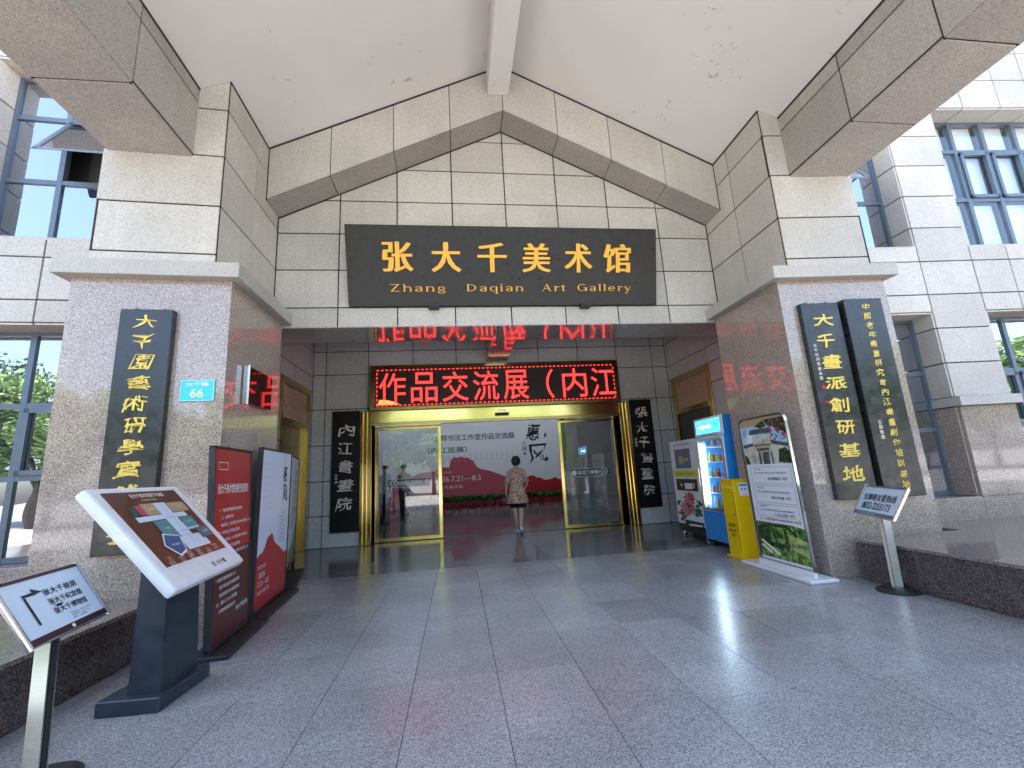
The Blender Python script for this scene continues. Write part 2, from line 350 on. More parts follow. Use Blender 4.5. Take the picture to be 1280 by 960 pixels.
# ---- lettering
FONTCACHE = {}
def glyph2d(ch, off=0.0, thin=0.0, rough=0.0, rs=9.0, seed=0, font_res=3):
    """flat mesh verts, faces of one string normalised to its own box; returns (verts2d, faces, w, h)"""
    key = (ch, off, thin, rough, seed)
    if key in FONTCACHE: return FONTCACHE[key]
    cu = bpy.data.curves.new('t', 'FONT'); cu.body = ch; cu.resolution_u = font_res; cu.offset = 0; cu.fill_mode = 'FRONT'
    ob = bpy.data.objects.new('t', cu)
    COL.objects.link(ob); dg = bpy.context.evaluated_depsgraph_get()
    me = bpy.data.meshes.new_from_object(ob.evaluated_get(dg))
    bpy.data.objects.remove(ob); bpy.data.curves.remove(cu)
    vs = [Vector((v.co.x, v.co.y)) for v in me.vertices]; fs = [list(p.vertices) for p in me.polygons]
    if (thin or rough or off) and vs:
        bm = bmesh.new(); bm.from_mesh(me); bmesh.ops.remove_doubles(bm, verts=bm.verts, dist=1e-5); bm.normal_update()
        nor = {}
        for e in bm.edges:
            if len(e.link_faces) == 1:
                f = e.link_faces[0]; c = f.calc_center_median(); a, b = e.verts; d = b.co - a.co
                n = Vector((d.y, -d.x)); mid = (a.co + b.co) / 2
                if n.dot((mid - c).xy) < 0: n = -n
                if n.length > 1e-9: n.normalize()
                for v in (a, b): nor[v.index] = nor.get(v.index, Vector((0, 0))) + n * 1.0
        vs = []
        for v in bm.verts:
            p = Vector((v.co.x, v.co.y)); n = nor.get(v.index)
            if n is not None and n.length > 1e-6:
                n = n.normalized()
                p += n * off; p.y -= n.y * thin
                if rough: p += n * noise.noise(Vector((v.co.x * rs, v.co.y * rs, seed * 3.7))) * rough
            if rough:
                q = Vector((v.co.x * 2.2, v.co.y * 2.2, seed * 1.9 + 5)); p += Vector((noise.noise(q), noise.noise(q + Vector((9, 0, 0))))) * rough * 2.4
            vs.append(p)
        fs = [[x.index for x in f.verts] for f in bm.faces]; bm.free()
    bpy.data.meshes.remove(me)
    r = (vs, fs); FONTCACHE[key] = r; return r
def letters(mb, s, O, u, wv, x, y, w=None, h=None, off=0., thin=0., rough=0., seed=0, lift=.003, anchor='c', ext=0., shear=0.):
    """adds string s centred (or left) at local (x,y) of the frame O,u,wv, fitted to width w / height h"""
    vs, fs = glyph2d(s, off, thin, rough, seed=seed)
    if not vs: return
    x0, x1 = min(v.x for v in vs), max(v.x for v in vs); y0, y1 = min(v.y for v in vs), max(v.y for v in vs)
    W, H = max(x1 - x0, 1e-4), max(y1 - y0, 1e-4)
    sx = w / W if w else None; sy = h / H if h else None
    if sx is None: sx = sy
    if sy is None: sy = sx
    n = u.cross(wv)
    cx = (x0 + x1) / 2 if anchor == 'c' else x0
    P = [O + u * (x + (v.x - cx) * sx + shear * (v.y - (y0 + y1) / 2) * sy) + wv * (y + (v.y - (y0 + y1) / 2) * sy) + n * lift for v in vs]
    if not ext: mb.add(P, fs)
    else:
        # add side walls
        from collections import Counter
        ec = Counter()
        for f in fs:
            for i in range(len(f)):
                a, b = f[i], f[(i + 1) % len(f)]; ec[(min(a, b), max(a, b))] += 1
        k = len(P); mb.add(P + [p - n * ext for p in P], fs + [[a, b, b + k, a + k] for (a, b), c in ec.items() if c == 1])
def quad(mb, O, u, wv, x0, y0, x1, y1, lift=.002):
    n = u.cross(wv); return mb.add([O + u * a + wv * b + n * lift for a, b in ((x0, y0), (x1, y0), (x1, y1), (x0, y1))], [[0, 1, 2, 3]])
def poly(mb, O, u, wv, pts, lift=.002):
    n = u.cross(wv); return mb.add([O + u * a + wv * b + n * lift for a, b in pts], [list(range(len(pts)))])
X, Y, Z = Vector((1, 0, 0)), Vector((0, 1, 0)), Vector((0, 0, 1))

# ------------------------------------------------------------------ ground
ground = tag(bx('ground', (-150, -180, -.30), (150, 200, -.05), plain('pale concrete apron', (.30, .30, .28), .9, grime=.2)), kind='structure')
plaza = tag(bx('plaza', (-40, -13, -.2), (40, 1.28, -.004), stone('plaza paving', [(.3, (.36, .35, .335)), (.6, (.44, .43, .41))], 30, .8, .1, .05)), kind='structure')
floor = thing('floor', None, None, kind='structure')
for k in ('label', 'category'):
    if k in floor: del floor[k]
fx = [-2.99 + .535 * i for i in range(0, 15)]        # -2.99 .. 4.5
fy = [1.28, 1.92, 2.56, 3.20, 3.84, 4.48, 5.12, 5.76, 6.40, 6.68]
panels(floor, lambda a, b: Vector((a, b, 0)), Z, [-3.5, -2.99 + .535] + fx[2:] + [5.2], fy, 'slab', 'paving_slab', th=.03, gap=.0035, bev=.001)
px_ = [-3.5 + .80 * i for i in range(12)]
panels(floor, lambda a, b: Vector((a, b, 0)), Z, px_, [6.68, 7.48, 8.28, 9.08, 9.82], 'slabp', 'polished_slab', th=.03, gap=.003, bev=.0005)
bx('subfloor', (-9, 1.28, -.2), (10, 9.8, -.028), 'core', floor)
bx('threshold', (-1.76, 9.80, -.02), (3.70, 9.98, .004), 'darkgran', floor)
panels(floor, lambda a, b: Vector((a, b, 0)), Z, [-8, -6, -4, -2, 0, 2, 4, 6, 8, 10], [9.98, 12, 14, 16, 18, 20], 'slabp', 'hall_slab', th=.03, gap=.003, bev=.0005)

# ------------------------------------------------------------------ entrance porch
XC = .825
def zroof(x): return 7.27 - .4872 * abs(x - XC)
YB, YW, YS, YF = 5.456, 5.856, 6.94, 0.2
porch = thing('entrance_porch', 'tall stone entrance porch with a gabled stained ceiling and granite pillars', 'porch', (XC, 4.5, 0))
# sign wall
rows = [3.32, 3.60, 4.15, 4.70, 5.22, 5.75, 6.28, 6.80]
cols = [-2.366, -1.54, -.749, .042, .833, 1.624, 2.415, 3.206, 4.011]
gw = MB().prism([(-2.5, YW + .02, 3.345), (4.15, YW + .02, 3.345), (4.15, YW + .02, 5.5), (XC, YW + .02, 7.1), (-2.5, YW + .02, 5.5)], (0, .12, 0)).build('gable_wall', 'core', porch)
zb = lambda x: 6.48 - .4856 * abs(x - XC)
panels(gw, lambda a, b: Vector((a, YW, b)), -Y, cols, rows, 'stone', clips=[lambda q: zb(q[0]) + .06 - q[1]])
gw.location = (0, 0, 0)
for c in gw.children: c.location = (0, 0, 0)
gw.location = -Vector(porch['base'])
# sloping band standing proud of it
bj = [-2.366, -1.575, -.744, .046, XC, 1.62, 2.405, 3.215, 4.011]
bcore = MB().prism([(-2.366, YB + .025, zb(-2.366) + .02), (XC, YB + .025, zb(XC) + .02), (4.011, YB + .025, zb(4.011) + .02), (4.011, YB + .025, zroof(4.011)), (XC, YB + .025, zroof(XC)), (-2.366, YB + .025, zroof(-2.366))], (0, YW - YB - .02, 0)).build('sloping_band', 'joint', porch)
for i in range(8):
    a, b = bj[i] + .005, bj[i + 1] - .005
    MB().prism([(a, YB, zb(a) + .005), (b, YB, zb(b) + .005), (b, YB, zroof(b)), (a, YB, zroof(a))], (0, .025, 0)).build('stone_panel', 'stone', bcore, bevel=.0025).location = (0, 0, 0)
    MB().prism([(a, YB, zb(a)), (b, YB, zb(b)), (b, YW - .002, zb(b)), (a, YW - .002, zb(a))], (0, 0, .02)).build('underside_panel', 'shadedstone', bcore, bevel=.002).location = (0, 0, 0)  # underside takes the stone copy with shade in its colour
# soffit over the opening
for i, (a, b) in enumerate(zip(cols[:-1], cols[1:])):
    x0_, x1_ = a + .004 - (0 if i else .63), b - .004 + (0 if i < 7 else .99)
    MB().prism([(x0_, YW + .002, 3.315), (x1_, YW + .002, 3.315), (x1_, YS, 3.445), (x0_, YS, 3.445)], (0, 0, .03)).build('soffit_panel', 'soffit', gw, bevel=.002).location = (0, 0, 0)
# inner side walls above the pillars
def side_wall(xf, out, label):
    core = MB().prism([(xf - out * .03, 4.46, 3.4), (xf - out * .03, YW, 3.4), (xf - out * .03, YW, zroof(xf)), (xf - out * .03, 4.46, zroof(xf))], (-out * .3, 0, 0)).build('upper_side_wall', 'core', porch)
    panels(core, lambda a, b: Vector((xf, a, b)), (out, 0, 0), [4.44, 5.16, YW], [3.50, 4.165, 4.755, 5.33, 5.80], 'stone', clips=[lambda q: zroof(xf) - q[1]])
    core.location = -Vector(porch['base'])
    for c in core.children: c.location = (0, 0, 0)
side_wall(-2.366, 1, ''); side_wall(4.011, -1, '')
# pillars
def fix(parent):
    for c in parent.children: c.location = (0, 0, 0)
def pillar(xi, xo, xui, xuo, sgn):
    p = bx('pillar', (xi, 4.491, 0), (xo, 5.80, 3.352), 'pink', porch, wl, bevel=.004)
    a, b = sorted((xui, xuo))
    core = bx('pillar_core', (a + .02, 4.47, 3.5), (b - .02, 5.2, zroof(xuo) - .02), 'joint', porch, wl)
    zs = [3.505, 3.62, 4.165, 4.755, 5.33, 5.75]
    panels(core, lambda u, v: Vector((u, 4.442, v)), -Y, [a, b], zs, 'stone', warp=wl, clips=[lambda q: zroof(q[0]) - q[1]])
    xf = xuo
    panels(core, lambda u, v: Vector((xf, u, v)), (1 if sgn > 0 else -1, 0, 0), [4.442, 5.1], zs, 'stone', warp=wl, clips=[lambda q: zroof(xf) - q[1]])
    fix(core)
    # cap that wraps the inner side
    m = MB(); o = .105 * sgn
    x_in = xi - o
    m.prism([(x_in, 4.385, 3.352), (xo + o, 4.385, 3.352), (xo + o, 5.05, 3.352), (xui, 5.05, 3.352), (xui, YW - .003, 3.352), (x_in, YW - .003, 3.352)], (0, 0, .155))
    m.build('cap', 'ledge', porch, wl, bevel=.004)
pillar(-2.222, -3.617, -2.366, -3.478, -1)
pillar(3.879, 5.225, 4.011, 5.078, 1)
# beams towards the viewer
def beam(xin, xout, sgn):
    a, b = sorted((xin, xout)); zt = min(zroof(a), zroof(b)) - .01
    core = bx('beam', (a + .02, YF, 4.75), (b - .02, 4.44, zt), 'joint', porch)
    ys = [4.44, 3.523, 2.614, 1.70, .79, YF][::-1]
    panels(core, lambda u, v: Vector((xin, u, v)), (-sgn, 0, 0), ys, [4.728, 5.39, 5.80], 'shadedstone', clips=[lambda q: zroof(xin) - q[1]])
    panels(core, lambda u, v: Vector((u, v, 4.727)), -Z, [a, b], ys, 'shadedstone')
    panels(core, lambda u, v: Vector((xout, u, v)), (sgn, 0, 0), ys, [4.728, 5.25], 'shadedstone', clips=[lambda q: zroof(xout) - q[1]])
    fix(core)
beam(-2.658, -3.442, -1); beam(4.259, 5.049, 1)
# ceiling slabs, one for each slope
for sx in (-1, 1):
    xe = XC + sx * 4.23
    MB().prism([(XC, YF - .3, zroof(XC)), (xe, YF - .3, zroof(xe)), (xe, YF - .3, zroof(xe) + .16), (XC, YF - .3, zroof(XC) + .16)], (0, YW - YF + .9, 0)).build('ceiling_slab', 'ceil', porch)
bx('ridge_beam', (.607, YF, 6.746), (.918, YB - .002, 7.3), 'ceil', porch, bevel=.006)

def seal(pts, off): MB().prism(pts, off).build('dark_sealant', 'joint', porch)
H_ = .030
for a, b in ((-2.366, XC), (XC, 4.011)): seal([(a, YB - .004, zroof(a) - H_), (b, YB - .004, zroof(b) - H_), (b, YB - .004, zroof(b) + .01), (a, YB - .004, zroof(a) + .01)], (0, .01, 0))
for xf, o in ((-2.366, .004), (4.011, -.004), (-2.658, .004), (4.259, -.004)):
    y0, y1 = (4.44, YB) if abs(xf - XC) < 3.3 else (YF, 4.44)
    seal([(xf + o, y0, zroof(xf) - H_), (xf + o, y1, zroof(xf) - H_), (xf + o, y1, zroof(xf) + .01), (xf + o, y0, zroof(xf) + .01)], (-o, 0, 0))
for a, b in ((-2.366, -2.66), (4.011, 4.26)): seal([(a, 4.438, zroof(a) - H_), (b, 4.438, zroof(b) - H_), (b, 4.438, zroof(b) + .01), (a, 4.438, zroof(a) + .01)], (0, .004, 0))
for xf, o in ((-2.366, .012), (4.011, -.012)):
    bx('dark_sealant', (xf, YW - .006, 3.51), (xf + o, YW + .002, zb(xf)), 'joint', porch); bx('dark_sealant', (xf, YB - .006, zb(xf)), (xf + o, YB + .004, zroof(xf)), 'joint', porch)
for a, b in ((-2.366, XC), (XC, 4.011)): seal([(a, YW - .005, zb(a) - .022), (b, YW - .005, zb(b) - .022), (b, YW - .005, zb(b) + .001), (a, YW - .005, zb(a) + .001)], (0, .006, 0))
for sx in (-1, 1):
    xo_, xi_ = (-3.442, -2.658) if sx < 0 else (5.049, 4.259)
    bx('dark_sealant', (xi_, 4.434, 4.722), (xo_, 4.441, 4.740), 'joint', porch); bx('dark_sealant', (xi_ - .0, 4.434, 4.73), (xi_ - sx * -.012, 4.441, zroof(xi_)), 'joint', porch)

# ------------------------------------------------------------------ doorway recess
YD = 9.63
vest = thing('doorway_recess', 'grey stone wall around the gallery doors, under the porch, with two brass lifts', 'wall', (1, YD, 0))
dc = [-3.009, -2.745, -1.86, -.90, .05, 1.0, 1.93, 2.86, 3.80, 4.67, 5.015]
dr = [0.0, .62, 1.31, 2.04, 2.80, 3.55, 4.07, 4.6]
dw = MB(); 
for a, b, c, d in ((-3.2, -1.97, 0, 4.6), (3.93, 5.2, 0, 4.6), (-1.97, 3.93, 2.9, 4.6)): dw.box((a, YD + .03, c), (b, YD + .3, d))
dwo = dw.build('back_wall', 'core', vest)
panels(dwo, lambda u, v: Vector((u, YD, v)), -Y, dc, dr, 'recess', holes=[(-1.9, 3.81, -.1, 3.0)]); fix(dwo)
# slim filler panels beside the door frame
for a, b in ((-1.99, -1.86), (3.80, 3.94)):
    pass
for xf, out in ((-3.009, 1), (5.015, -1)):
    sw = bx('side_wall', (xf - out * .16, 5.80, 0), (xf - out * .3, YD, 4.6), 'core', vest)
    hole = [(7.93, 9.50, -.1, 3.20)]
    panels(sw, lambda u, v: Vector((xf, u, v)), (out, 0, 0), [5.81, 6.45, 7.2, 7.93, 8.6, 9.12, 9.50, YD], [0, .62, 1.31, 2.04, 2.80, 3.20, 3.52, 4.07, 4.6], 'recess', holes=hole); fix(sw)
bx('recess_ceiling', (-3.4, YS, 4.58), (5.4, YD + .3, 4.8), 'render', vest)
bx('ceiling_beam', (.73, YS, 3.77), (1.20, YD - .01, 4.59), 'soffit', vest, bevel=.003)
bx('return_wall', (-3.3, YW + .03, 3.50), (-2.5, YS - .02, 4.6), 'core', vest); bx('return_wall', (-2.5, YS - .15, 3.49), (4.15, YS - .02, 4.6), 'core', vest); bx('return_wall', (4.15, YW + .03, 3.50), (5.3, YS - .02, 4.6), 'core', vest)
# lifts in the side walls
def lift(xf, out, label):
    t = thing('lift_door', label, 'lift', (xf, 8.7, 0), group='brass lift doors in the recess')
    def P(a, b, m, n, y0, y1, z0, z1): return bx(n, (xf + out * a, y0, z0), (xf + out * b, y1, z1), m, t, bevel=.003)
    for y0, y1, z0, z1 in ((7.93, 8.05, 0, 3.2), (9.38, 9.5, 0, 3.2), (8.05, 9.38, 3.08, 3.2), (8.05, 9.38, 2.36, 2.46)): P(-.10, .02, 'gold2', 'frame', y0, y1, z0, z1)
    P(-.10, -.03, 'transomstone', 'transom_panel', 8.05, 9.38, 2.46, 3.08)
    P(-.14, -.06, 'gold2', 'door_leaf', 8.05, 8.713, 0, 2.36); P(-.14, -.06, 'gold2', 'door_leaf', 8.717, 9.38, 0, 2.36)
MT['transomstone'] = stone('warm brown granite', [(.3, (.34, .20, .12)), (.55, (.62, .40, .26)), (.7, (.70, .50, .36))], 55, .3, .05)
lift(-3.009, 1, 'brass lift door behind the red and white display boards')
lift(5.015, -1, 'brass lift door behind the drinks fridge and vending machine')

# hall beyond the doors
hall = thing('entrance_hall', 'dim entrance hall seen through the open glass doors', 'hall', (1, 14, 0))
bx('hall_wall', (-8.3, 9.98, 0), (-8.0, 20, 5), 'hallwall', hall); bx('hall_wall', (10, 9.98, 0), (10.3, 20, 5), 'hallwall', hall)
bx('hall_wall', (-8.3, 20, 0), (10.3, 20.3, 5), 'hallwall', hall)
bx('front_wall', (-8, 9.95, 0), (-1.99, 10.05, 4.8), 'hallwall', hall); bx('front_wall', (3.95, 9.95, 0), (10, 10.05, 4.8), 'hallwall', hall); bx('front_wall', (-1.99, 9.98, 2.75), (3.95, 10.05, 4.8), 'hallwall', hall)
bx('hall_ceiling', (-8.3, 9.94, 4.8), (10.3, 14.0, 5.0), 'hallwall', hall); bx('hall_ceiling', (-8.3, 18.4, 4.8), (10.3, 20.3, 5.0), 'hallwall', hall)
bx('hall_ceiling', (-8.3, 14, 4.8), (-5, 18.4, 5.0), 'hallwall', hall); bx('hall_ceiling', (7, 14, 4.8), (10.3, 18.4, 5.0), 'hallwall', hall)
bx('added_skylight', (-5, 14.0, 4.86), (7, 18.4, 4.87), 'frost', hall)  # made-up roof opening out of view, added to light the hall
for x in (-5, -3, -1, 1, 3, 5, 7): bx('added_skylight_bar', (x - .03, 14, 4.8), (x + .03, 18.4, 4.95), 'winframe', hall)
bx('hall_column', (-2.9, 12.2, 0), (-2.35, 12.75, 4.8), 'pink', hall); bx('hall_column', (4.6, 12.2, 0), (5.15, 12.75, 4.8), 'pink', hall)

# ------------------------------------------------------------------ wings
YG = 5.39; YFA = 5.096
def wing(sgn, label, near, far, low_rows):
    base = (-8 if sgn < 0 else 10, 6, 0)
    t = thing('gallery_wing', label, 'building', base, group='wings of the gallery building')
    holes = []
    for (a, b, c, d, *_r) in near + far: holes.append((a, b, c, d))
    xs = sorted(set(XS[sgn])); a0, a1 = xs[0], xs[-1]
    zs = sorted(set([0, .36, .66, 1.80, 1.925, 2.385, 2.87, 3.10, 3.355, 3.845, 4.075, 4.36, 4.86, 5.36, 5.86, 6.35, 6.85, 7.35, 7.85, 8.35]))
    # core behind the stone, in cells around the windows
    cb = MB()
    for i in range(len(xs) - 1):
        for j in range(len(zs) - 1):
            cu, cv = (xs[i] + xs[i + 1]) / 2, (zs[j] + zs[j + 1]) / 2
            if any(h[0] < cu < h[1] and h[2] < cv < h[3] for h in holes): continue
            cb.box((xs[i], YFA + .03, zs[j]), (xs[i + 1], YFA + .5, zs[j + 1]))
    core = cb.build('outer_wall', 'core', t, wl)
    zup = [z for z in zs if z >= 1.925]; zlo = [0, .66, 1.80]
    drop = {(2.87, 3.10), (3.845, 4.075)}
    def bands(xa, xb, over_win):
        return zup
    for i in range(len(xs) - 1):
        xm = (xs[i] + xs[i + 1]) / 2
        inwin = any(h[0] < xm < h[1] for h in holes)
        z2 = zup if inwin else [z for z in zup if z not in (3.10, 4.075)]
        panels(core, lambda u, v: Vector((u, YFA, v)), -Y, [xs[i], xs[i + 1]], z2, 'stone', holes=holes, warp=wl, back=False)
        panels(core, lambda u, v: Vector((u, YFA - .03, v)), -Y, [xs[i], xs[i + 1]], zlo, 'pink', name='granite_panel', holes=holes, warp=wl, th=.055, gap=.004, back=False)
    fix(core)
    piers = PIERS[sgn]
    for a, b in piers: bx('ledge', (a - .04, YFA - .09, 1.803), (b + .04, YFA + .28, 1.922), 'ledge', t, wl, bevel=.004)
    for (a, b, c, d, cols_, rows_, style) in near + far:
        wn = window(t, a, b, c, d, cols_, rows_, style)
        # reveals
        for x, o in ((a, 1), (b, -1)):
            zz = [z for z in zs if c <= z <= d]; 
            if zz[0] > c: zz = [c] + zz
            if zz[-1] < d: zz.append(d)
            zst = [z for z in zz if z >= 1.9 or c > 1.9]; 
            if c < 1.9:
                panels(wn, lambda u, v: Vector((x + o * .022, u, v)), (o, 0, 0), [YFA + .001, YG + .05], [c, 1.80], 'pink', name='reveal_panel', warp=wl, th=.02, back=False)
                bx('reveal_ledge', (x, YFA - .05, 1.803), (x + o * .03, YG, 1.922), 'ledge', wn, wl)
                zst = [1.925] + [z for z in zst if z > 1.95]
            panels(wn, lambda u, v: Vector((x + o * .022, u, v)), (o, 0, 0), [YFA + .001, YG + .05], zst, 'stone', name='reveal_panel', warp=wl, th=.02, back=False)
        panels(wn, lambda u, v: Vector((u, v, d - .022)), -Z, [x for x in xs if a <= x <= b], [YFA + .001, YG + .05], 'stone', name='lintel_panel', warp=wl, th=.02, back=False)
        bx('sill', (a, YFA + .001, c - .03), (b, YG + .06, c + .004), 'ledge' if c > 2 else 'pink', wn, wl)
        fix(wn)
    bx('building_mass', (min(a0, a1), YFA + .52, 0), (a1, 9.5, 8.35), 'core', t)
    bx('roof_edge', (a0 - .1, YFA - .15, 8.35), (a1 + .1, 9.6, 8.6), 'ledge', t, wl)
    return t
def window(parent, a, b, c, d, cols_, rows_, style):
    fr = MB(); y0, y1 = YG - .03, YG + .04; W = .028
    for x in [a + .035] + cols_ + [b - .035]: fr.box((x - W, y0, c), (x + W, y1, d))
    for z in [c + .035] + rows_ + [d - .035]: fr.box((a, y0 + .004, z - W), (b, y1 - .004, z + W))
    wn = fr.build('window', 'winframe', parent, wl, bevel=0)
    xs = [a] + cols_ + [b]; zs = [c] + rows_ + [d]
    for i in range(len(xs) - 1):
        for j in range(len(zs) - 1):
            sash = style.get('sash') and j == style['sash'] and i % 1 == 0 and i in style.get('scol', range(9))
            opened = style.get('open') == (i, j)
            x0, x1, z0, z1 = xs[i] + .03, xs[i + 1] - .03, zs[j] + .03, zs[j + 1] - .03
            if opened:
                # top hung sash swung out
                an = math.radians(style.get('angle', 38)); H = z1 - z0
                def sw(v, z1=z1): 
                    dz = v[2] - z1; dy = v[1] - y0
                    return wl((v[0], y0 + dz * math.sin(an) + dy * math.cos(an), z1 + dz * math.cos(an) - dy * math.sin(an) * -1))
                f = MB()
                for (p, q, r, s_) in ((x0, x0 + .05, z0, z1), (x1 - .05, x1, z0, z1), (x0, x1, z0, z0 + .05), (x0, x1, z1 - .05, z1)): f.box((p, y0 - .03, r), (q, y0 + .01, s_))
                f.build('open_sash', 'winframe', wn, sw)
                bx('pane', (x0 + .05, y0 - .012, z0 + .05), (x1 - .05, y0 - .006, z1 - .05), 'winglass', wn, sw)
                bx('stay', (x1 - .12, y0 - .30, z0 + .16), (x1 - .10, y0 + .01, z0 + .18), 'dsteel', wn, wl)
                bx('dark_room', (x0, YG + .3, z0), (x1, YG + .32, z1), 'core', wn, wl)
                continue
            if sash:
                f = MB()
                for (p, q, r, s_) in ((x0, x0 + .05, z0, z1), (x1 - .05, x1, z0, z1), (x0, x1, z0, z0 + .05), (x0, x1, z1 - .05, z1)): f.box((p, y0 - .022, r), (q, y0 + .02, s_))
                f.build('sash', 'winframe', wn, wl)
            bx('pane', (x0 - .01, YG - .004, z0 - .01), (x1 + .01, YG + .003, z1 + .01), 'winclear' if style.get('blind') else 'winglass', wn, wl)
            if style.get('blind'):
                zl = z0 if random.random() < .75 else z0 + .0
                bx('blind', (x0 + .01 + (.10 if i else 0), YG + .09, zl), (x1 - .01, YG + .095, z1), 'blind', wn, wl)
    return wn
XS = {-1: [-14.0, -13.2, -12.4, -11.6, -10.8, -10.0, -9.2, -8.4, -7.65, -7.0, -6.4, -5.9, -5.15, -4.37, -3.45],
      1: [5.05, 5.75, 6.49, 7.27, 7.83, 8.45, 8.98, 9.9, 10.75, 11.55, 12.35, 13.2, 14.0, 14.8, 15.7]}
PIERS = {-1: [(-5.95, -5.15), (-9.2, -8.4)], 1: [(6.49, 7.27), (9.9, 10.75)]}
wing(-1, 'left wing of the gallery with pale stone facing beside the plinth', [
    (-5.15, -3.45, .66, 3.10, [-4.55], [1.50, 2.26], {'sash': 1, 'scol': (1,)}),
    (-5.15, -3.45, 4.075, 6.35, [-4.56], [4.93, 5.78], {'open': (1, 1), 'angle': 30})],
    [(-8.4, -5.9, .66, 3.10, [-7.65, -7.0, -6.4], [1.50, 2.26], {}), (-8.4, -5.9, 4.075, 6.35, [-7.65, -7.0, -6.4], [4.93, 5.78], {})], None)
wing(1, 'right wing of the gallery with pale stone facing and tall windows with blinds', [
    (5.05, 6.49, .66, 3.10, [5.75], [1.53, 2.30], {'blind': 0}),
    (5.05, 6.49, 4.075, 6.35, [5.95], [4.94, 5.78], {'open': (0, 1), 'angle': 30})],
    [(7.27, 9.9, .66, 3.10, [7.83, 8.45, 8.98], [1.53, 2.30], {'sash': 1}), (7.27, 9.9, 4.075, 6.35, [7.87, 8.40, 8.95], [4.96, 5.80], {'sash': 1, 'scol': (1, 2), 'blind': 1})], None)
mass = thing('main_block', 'main block of the gallery rising behind the porch roof', 'building', (XC, 8, 0))
bx('upper_wall', (-3.6, 6.0, 4.85), (5.3, 13.5, 9.2), 'render', mass)

# plinth benches in front of the wings
def plinth(xi, xo, sgn, label):
    t = thing('plinth_bench', label, 'bench', ((xi + xo) / 2, 3, 0), group='low granite plinths beside the pillars')
    y0 = -1.0
    bx('core', (xi + sgn * .02, y0, 0), (xo, 4.38, .36), 'core', t)
    ys = [y0, .2, 1.3, 2.2, 3.15, 3.75, 4.385]
    panels(t, lambda u, v: Vector((xi, u, v)), (-sgn, 0, 0), ys, [0.004, .362], 'darkgran', 'granite_panel', th=.02, gap=.004, back=False)
    xs = [xi - sgn * .012, xi + sgn * .9, xo] if sgn > 0 else [xo, xi - .9, xi + .012]
    panels(t, lambda u, v: Vector((u, v, .395)), Z, xs, ys[:-1] + [4.385], 'plinthtop', 'top_slab', th=.03, gap=.004, back=False)
    fix_b(t)
    # strip between plinth and facade
    bx('top_slab', (xi + sgn * 1.3, 4.39, .36), (xo, 5.05, .3945), 'plinthtop', t)
def fix_b(t):
    for c in t.children: c.location = -Vector(t['base'])
plinth(-2.54, -12, -1, 'low dark granite plinth behind the tilted map board')
plinth(4.13, 14, 1, 'low dark granite plinth beside the hotline sign')

# ------------------------------------------------------------------ glass entrance doors
door = thing('entrance_door', 'brass framed automatic glass doors standing half open under the red display', 'door', (1, 9.8, 0))
m = MB()
for a, b in ((-2.0, -1.94), (-1.92, -1.86), (-1.84, -1.77)): m.box((a, 9.53, 0), (b, 9.95, 2.72))
m.box((-2.0, 9.56, 0), (-1.77, 9.95, 2.72)); m.build('jamb', 'gold', door, bevel=.008)
m = MB()
for a, b in ((3.705, 3.77), (3.79, 3.85), (3.87, 3.95)): m.box((a, 9.53, 0), (b, 9.95, 2.72))
m.box((3.705, 9.56, 0), (3.95, 9.95, 2.72)); m.build('jamb', 'gold', door, bevel=.008)
m = MB().box((-1.77, 9.54, 2.46), (3.705, 9.95, 2.715)); m.build('header', 'gold', door, bevel=.006)
bx('header_lip', (-1.77, 9.50, 2.40), (3.705, 9.60, 2.458), 'gold2', door, bevel=.004)
bx('door_sensor', (.86, 9.46, 2.52), (1.16, 9.538, 2.58), 'blackm', door, bevel=.01)
bx('door_sensor', (.93, 9.455, 2.60), (1.09, 9.538, 2.64), 'steel', door, bevel=.008)
def leaf(x0, x1, flip):
    f = MB(); y0, y1 = 9.80, 9.86; wd = .078
    for a, b, c, d in ((x0, x0 + wd, .01, 2.40), (x1 - wd, x1, .01, 2.40), (x0 + wd, x1 - wd, .01, .09), (x0 + wd, x1 - wd, 2.33, 2.40)): f.box((a, y0, c), (b, y1, d))
    lf = f.build('door_leaf', 'gold', door, bevel=.006)
    bx('glass', (x0 + wd, 9.825, .09), (x1 - wd, 9.835, 2.33), 'glass', lf).location = (0, 0, 0)
    st = MB(); O = Vector(((x0 + x1) / 2, 9.82, 1.19)); sx = -1 if flip else 1
    quad(st, O, X, Z, -.44, .082, .44, .090); quad(st, O, X, Z, -.44, -.090, .44, -.082)
    letters(st, '自动门请慢行', O, X, Z, .02 * sx, 0, w=.56, h=.095, off=.012, lift=.003)
    for k in (0, .07):
        cx = (-.40 + k) * sx
        poly(st, O, X, Z, [(cx, 0), (cx + .06 * sx, .07), (cx + .085 * sx, .07), (cx + .025 * sx, 0)], .003)
        poly(st, O, X, Z, [(cx, 0), (cx + .025 * sx, 0), (cx + .085 * sx, -.07), (cx + .06 * sx, -.07)], .003)
    c = .385 * sx
    poly(st, O, X, Z, [(c + .055 * math.cos(t / 12 * 6.283), .055 * math.sin(t / 12 * 6.283)) for t in range(12)], .003)
    st.build('sticker', 'white', lf).location = (0, 0, 0)
    bg_ = MB(); quad(bg_, O, X, Z, -.44, -.08, .44, .08, .001); bg_.build('sticker_band', 'bandglass', lf).location = (0, 0, 0)
leaf(-1.75, -.33, False); leaf(2.30, 3.69, True)
bx('door_rail', (-1.77, 9.865, .0), (3.70, 9.885, .012), 'dsteel', door)

